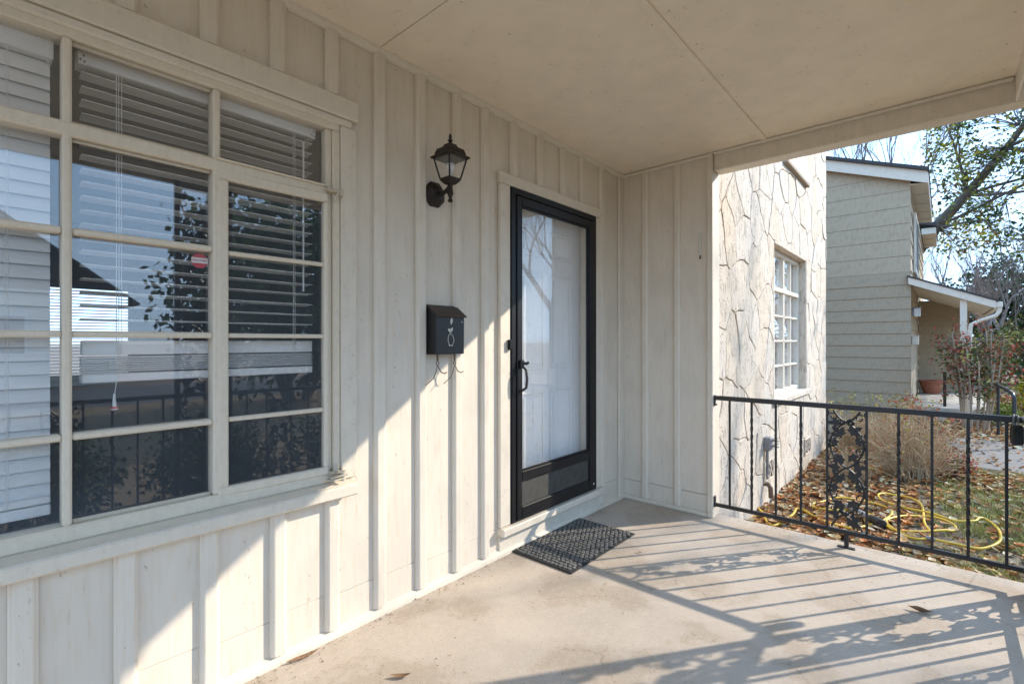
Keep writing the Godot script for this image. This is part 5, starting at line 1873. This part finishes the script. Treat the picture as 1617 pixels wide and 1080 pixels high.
func build_shrubs() -> void:
	# dry straggling shrubs by the stone wall
	var straw := mat(lin(0.50, 0.37, 0.23), 0.9)
	for q in [["leafless tan shrub of fine straggling twigs in front of the driveway", V(1.62, G, -3.55), 0.62, 0.90, 430], ["smaller leafless tan shrub close against the stone wall", V(1.05, G, -4.5), 0.40, 0.70, 200], ["low dry stalks in the leaf litter near the stone wall", V(1.16, G, -2.95), 0.30, 0.42, 90]]:
		var at: Vector3 = q[1]
		var rr: float = q[2]
		var t := thing("twiggy_shrub", q[0], "shrub", at, "dry shrubs by the stone wall")
		var b := MB.new()
		var lf := MB.new()
		lf.colored = true
		for i in q[4]:
			var a := rng.randf() * TAU
			var lobe := 0.70 + 0.30 * sin(a * 3.0 + at.x * 5.0) + rng.randf_range(-0.2, 0.25)
			var r := sqrt(rng.randf()) * rr * lobe
			var base := at + V(cos(a), 0, sin(a)) * rng.randf() * rr * 0.35
			var tipp := at + V(cos(a) * r, rng.randf_range(0.2, 1.0) * q[3] * (1.0 - 0.30 * r / rr), sin(a) * r)
			var mid := base.lerp(tipp, 0.55) + V(rng.randf_range(-0.08, 0.08), 0.10 * r / rr, rng.randf_range(-0.08, 0.08))
			var endp := tipp + V(cos(a) * 0.08 + rng.randf_range(-0.10, 0.10), rng.randf_range(-0.12, 0.06), sin(a) * 0.08 + rng.randf_range(-0.10, 0.10))
			b.tube([base, mid, tipp, endp], [0.0042, 0.003, 0.002, 0.0013], 3, false)
			for k in 3:
				var p0 := mid.lerp(tipp, rng.randf())
				var p1 := p0 + V(rng.randf_range(-0.12, 0.12), rng.randf_range(-0.06, 0.10), rng.randf_range(-0.12, 0.12))
				b.tube([p0, p1], 0.0013, 3, false)
				if rng.randf() < 0.35:
					add_leaf(lf, p1, rng.randf_range(0.02, 0.042), shade([Color(0.40, 0.26, 0.11), Color(0.44, 0.14, 0.08), Color(0.34, 0.30, 0.10)][rng.randi() % 3], 0.4))
		part("twigs", b, straw, t)
		part("dry_leaves", lf, M.leaf, t, true)
	# red leaved shrub spilling to its right
	for q in [["red and pink leaved low shrub at the right foot of the twiggy shrub", V(2.03, G, -3.85), 0.20, 0.34, 75, [Color(0.42, 0.05, 0.05), Color(0.36, 0.12, 0.08), Color(0.20, 0.16, 0.05), Color(0.10, 0.04, 0.025)]], ["reddish shrub rising behind the twiggy shrub", V(1.66, G, -4.7), 0.42, 0.86, 170, [Color(0.36, 0.10, 0.06), Color(0.30, 0.18, 0.08), Color(0.40, 0.14, 0.10), Color(0.24, 0.20, 0.07)]]]:
		bush("red_shrub", q[0], "shrub", q[1], q[2], q[3], q[4], 0.045, q[5], 0.05, "red leaved shrubs by the driveway")
	# yellowing sparse shrub against the green house
	var at := V(0.95, G, -6.0)
	var t := thing("yellow_shrub", "sparse shrub of arching stems with small yellow leaves below the green house", "shrub", at)
	var b := MB.new()
	var lf := MB.new()
	lf.colored = true
	for i in 60:
		var a := rng.randf() * TAU
		var pts := [at + V(cos(a), 0, sin(a)) * 0.08]
		var dir := V(cos(a) * 0.55, 1.0, sin(a) * 0.55).normalized()
		for k in 5:
			dir = (dir + V(cos(a) * 0.10, -0.07, sin(a) * 0.10) + V(rng.randf_range(-0.1, 0.1), 0, rng.randf_range(-0.1, 0.1))).normalized()
			pts.append(pts[k] + dir * rng.randf_range(0.16, 0.26))
		b.tube(pts, [0.006, 0.005, 0.004, 0.003, 0.0022, 0.0015], 3, false)
		for k in 16:
			var u := rng.randf_range(1.5, 4.99)
			var p: Vector3 = pts[int(u)].lerp(pts[int(u) + 1], u - int(u))
			add_leaf(lf, p + V(rng.randf_range(-0.05, 0.05), rng.randf_range(-0.03, 0.05), rng.randf_range(-0.05, 0.05)), rng.randf_range(0.03, 0.05), shade(Color(0.46, 0.36, 0.11), 0.4))
	part("stems", b, M.twig, t)
	part("leaves", lf, M.leaf, t, true)
	# nandina in front of the neighbour's porch
	at = V(2.36, G, -8.2)
	t = thing("nandina", "tall cane-stemmed shrub with red and green leaves before the neighbour's porch", "shrub", at)
	b = MB.new()
	var tips := []
	for i in 13:
		var a := TAU * i / 13.0
		var foot := at + V(cos(a), 0, sin(a)) * 0.16
		var head := at + V(cos(a) * rng.randf_range(0.15, 0.52), rng.randf_range(1.05, 1.75), sin(a) * rng.randf_range(0.15, 0.45))
		b.tube([foot, foot.lerp(head, 0.5) + V(0.02, 0, 0), head], [0.016, 0.013, 0.009], 5)
		for k in 10:
			var s := foot.lerp(head, rng.randf_range(0.42, 1.0))
			var e := s + V(rng.randf_range(-0.30, 0.30), rng.randf_range(-0.10, 0.22), rng.randf_range(-0.30, 0.30))
			b.tube([s, s.lerp(e, 0.5) + V(0, 0.03, 0), e], 0.004, 3, false)
			tips.append(e)
			tips.append(s.lerp(e, 0.6))
	part("stems", b, M.twig, t)
	crown(t, tips, 11, 0.11, 0.062, [Color(0.10, 0.13, 0.05), Color(0.34, 0.07, 0.05), Color(0.14, 0.15, 0.05), Color(0.30, 0.14, 0.08), Color(0.06, 0.09, 0.04), Color(0.38, 0.12, 0.09), Color(0.30, 0.27, 0.09)], 0.4)

func build_litter() -> void:
	# fallen leaves
	var b := curled_leaf(0.062, 0.040, 0.7, 0.012)
	var mm := MultiMesh.new()
	mm.transform_format = MultiMesh.TRANSFORM_3D
	mm.use_colors = true
	mm.mesh = b.mesh(M.litter)
	var cols := [Color(0.50, 0.25, 0.09), Color(0.58, 0.36, 0.15), Color(0.36, 0.17, 0.07), Color(0.62, 0.45, 0.25), Color(0.24, 0.12, 0.06), Color(0.54, 0.22, 0.075), Color(0.64, 0.52, 0.34)]
	var xs := []
	var nz := FastNoiseLite.new()
	nz.seed = 9
	nz.frequency = 0.9
	var tries := 0
	while xs.size() < 26000 and tries < 140000:
		tries += 1
		var z := -0.25 - 15.0 * pow(rng.randf(), 1.25)
		var x := rng.randf_range(0.69, 3.0 + (-z) * 0.14)
		if tries % 9 == 0:
			x = rng.randf_range(2.5, 12.0)
			z = rng.randf_range(-12.0, 6.0)
		var den := 0.75 + 0.6 * nz.get_noise_2d(x, z)
		var y := G
		if x > 1.95 and z > -6.9 and z < -4.55:
			den *= 0.10
			y = G + 0.035
		elif x > 1.75 and z > -3.4 and z < -0.9:
			den *= 0.26
		elif z > -1.0:
			den *= 0.4
		if z < -7.0:
			den *= 1.3
		if rng.randf() > den:
			continue
		xs.append([V(x, y + rng.randf_range(-0.005, 0.03), z), cols[rng.randi() % cols.size()]])
	mm.instance_count = xs.size()
	for i in xs.size():
		var s := rng.randf_range(0.65, 1.35)
		var bs := Basis(V(rng.randfn(), rng.randfn() * 0.4, rng.randfn()).normalized(), rng.randf_range(0.0, 0.7)) * Basis(Vector3.UP, rng.randf() * TAU)
		mm.set_instance_transform(i, Transform3D(bs.scaled(Vector3.ONE * s), xs[i][0]))
		mm.set_instance_color(i, shade(xs[i][1], 0.35))
	var o := MultiMeshInstance3D.new()
	o.multimesh = mm
	o.name = "leaf_litter"
	add_child(o)
	tag(o, "brown and orange fallen leaves strewn over the yard", "leaves", "", "stuff")
	# thin winter grass
	b = MB.new()
	for i in 9:
		var a := rng.randf() * TAU
		var p := V(cos(a), 0, sin(a)) * rng.randf() * 0.03
		var d := V(cos(a) * 0.5 + rng.randf_range(-0.4, 0.4), 1.0, sin(a) * 0.5 + rng.randf_range(-0.4, 0.4)).normalized()
		var w := V(-sin(a), 0, cos(a)) * 0.003
		var l := rng.randf_range(0.04, 0.09)
		var m := p + d * l * 0.6
		var e := p + d * l + V(cos(a), -0.5, sin(a)) * 0.02
		var nn := d.cross(w).normalized()
		b.quad(p - w, p + w, m + w * 0.7, m - w * 0.7, nn)
		b.tri(m - w * 0.7, m + w * 0.7, e, nn)
	mm = MultiMesh.new()
	mm.transform_format = MultiMesh.TRANSFORM_3D
	mm.use_colors = true
	mm.mesh = b.mesh(M.litter)
	xs = []
	tries = 0
	while xs.size() < 9500 and tries < 80000:
		tries += 1
		var z := -0.5 - 4.0 * rng.randf()
		var x := rng.randf_range(1.2, 3.4)
		var den := clampf((x - 1.7) * 0.9, 0.0, 1.0) * (0.7 + 0.8 * nz.get_noise_2d(x + 30, z * 1.3))
		if tries % 4 == 0:
			x = rng.randf_range(2.6, 12.5)
			z = rng.randf_range(-4.4, 7.0)
			den = 0.8
		if rng.randf() < den:
			xs.append(V(x, G - 0.01, z))
	mm.instance_count = xs.size()
	for i in xs.size():
		mm.set_instance_transform(i, Transform3D(Basis(Vector3.UP, rng.randf() * TAU).scaled(Vector3.ONE * rng.randf_range(0.6, 1.3)), xs[i]))
		mm.set_instance_color(i, shade([Color(0.34, 0.33, 0.09), Color(0.46, 0.41, 0.15), Color(0.52, 0.44, 0.23), Color(0.28, 0.30, 0.08)][rng.randi() % 4], 0.3))
	o = MultiMeshInstance3D.new()
	o.multimesh = mm
	o.name = "grass"
	add_child(o)
	tag(o, "thin yellow green winter grass beside the porch", "grass", "", "stuff")

func build_hose() -> void:
	var pts := [Vector2(0.58,-1.45),Vector2(0.74,-1.15),Vector2(0.88,-0.90),Vector2(0.95,-1.25),Vector2(0.96,-1.48),Vector2(1.12,-1.36),Vector2(1.27,-1.25),Vector2(1.40,-1.25),Vector2(1.52,-1.54),Vector2(1.58,-1.73),Vector2(1.60,-1.89),Vector2(1.56,-2.07),Vector2(1.42,-2.12),Vector2(1.20,-2.10),Vector2(1.08,-1.89),Vector2(1.03,-1.68),Vector2(1.13,-1.60),Vector2(1.32,-1.77),Vector2(1.46,-1.73),Vector2(1.56,-1.54),Vector2(1.65,-1.44),Vector2(1.78,-1.50),Vector2(1.93,-1.65),Vector2(2.01,-1.77),Vector2(1.99,-1.92),Vector2(1.89,-1.99),Vector2(1.77,-1.98),Vector2(1.65,-1.83),Vector2(1.58,-1.59),Vector2(1.71,-1.36),Vector2(1.81,-1.33),Vector2(1.87,-1.49),Vector2(1.82,-1.81),Vector2(1.79,-2.32),Vector2(1.71,-2.51),Vector2(1.58,-2.59),Vector2(1.49,-2.55),Vector2(1.46,-2.42),Vector2(1.51,-2.29),Vector2(1.68,-2.15),Vector2(1.85,-2.11),Vector2(2.01,-2.05),Vector2(2.13,-2.11),Vector2(2.17,-2.23),Vector2(2.22,-2.24),Vector2(2.27,-1.95),Vector2(2.25,-1.63),Vector2(2.14,-1.42),Vector2(2.01,-1.38),Vector2(1.89,-1.37)]
	var h := thing("garden_hose", "yellow garden hose lying in loose loops on the leaves", "hose", V(1.6, G, -1.8))
	var c := Curve3D.new()
	for i in pts.size():
		var a: Vector2 = pts[maxi(i - 1, 0)]
		var d: Vector2 = pts[mini(i + 1, pts.size() - 1)]
		var tn := (d - a) / 5.5
		var y := G + 0.028 + 0.016 * (0.5 + 0.5 * sin(i * 2.1))
		c.add_point(V(pts[i].x, y, pts[i].y), V(-tn.x, 0, -tn.y), V(tn.x, 0, tn.y))
	c.bake_interval = 0.035
	var b := MB.new()
	b.tube(Array(c.get_baked_points()), 0.0098, 8)
	part("tube", b, M.hose, h)
	var e := c.get_baked_points()
	var p0 := e[e.size() - 1]
	b = MB.new()
	b.tube([p0, p0 + (p0 - e[e.size() - 3]).normalized() * 0.05], 0.018, 8)
	part("coupling", b, M.grey, h)
	var n := thing("spray_wand", "grey hose wand with a black head lying among the hose loops", "spray nozzle", V(1.43, G, -1.6))
	b = MB.new()
	b.tube([V(1.27, G + 0.06, -1.80), V(1.36, G + 0.055, -1.70), V(1.47, G + 0.05, -1.57)], [0.022, 0.028, 0.028], 10)
	part("barrel", b, M.grey, n)
	b = MB.new()
	b.tube([V(1.47, G + 0.05, -1.57), V(1.50, G + 0.05, -1.535), V(1.56, G + 0.048, -1.465), V(1.565, G + 0.048, -1.46)], [0.03, 0.042, 0.046, 0.038], 12)
	part("head", b, M.black_rubber, n)

# ================================================================ READY
func _ready() -> void:
	rng.seed = 20260
	var cam := Camera3D.new()
	cam.name = "camera"
	cam.position = V(1.939, 1.240, 3.530)
	cam.rotation = V(0.00045, 0.72351, -0.0007)
	cam.fov = 69.94
	cam.near = 0.02
	cam.far = 600.0
	add_child(cam)
	cam.current = true

	var env := Environment.new()
	env.background_mode = Environment.BG_SKY
	var sm := ProceduralSkyMaterial.new()
	sm.sky_top_color = Color(0.58, 0.745, 0.94)
	sm.sky_horizon_color = Color(0.745, 0.86, 0.966)
	sm.sky_curve = 0.2
	sm.sky_energy_multiplier = 1.0
	sm.ground_bottom_color = Color(0.30, 0.27, 0.23)
	sm.ground_horizon_color = Color(0.62, 0.60, 0.56)
	sm.sun_angle_max = 12.0
	var sky := Sky.new()
	sky.sky_material = sm
	env.sky = sky
	env.background_energy_multiplier = 1.25
	env.tonemap_mode = Environment.TONE_MAPPER_LINEAR
	env.tonemap_exposure = 2.3
	env.sdfgi_enabled = true
	env.ssao_enabled = true
	env.ssil_enabled = true
	var we := WorldEnvironment.new()
	we.name = "environment"
	we.environment = env
	add_child(we)
	var sun := DirectionalLight3D.new()
	sun.name = "sun"
	sun.light_energy = 0.9
	sun.light_color = Color(1.0, 0.955, 0.89)
	sun.light_angular_distance = 0.5
	sun.shadow_enabled = true
	add_child(sun)
	sun.look_at_from_position(V(7.05, 6.77, -10.0), Vector3.ZERO, Vector3.UP)

	build_materials()
	build_ground()
	build_floor_and_ceiling()
	build_main_wall()
	build_end_wall()
	build_beams()
	build_room()
	build_stone_wing()
	build_neighbour()
	build_house_across()
	build_window()
	build_blinds()
	build_doors()
	build_trees()
	build_shrubs()
	build_end_railing()
	build_front_railing()
	build_lantern()
	build_mailbox()
	build_mat()
	build_hose()
	build_litter()
	build_porch_leaves()
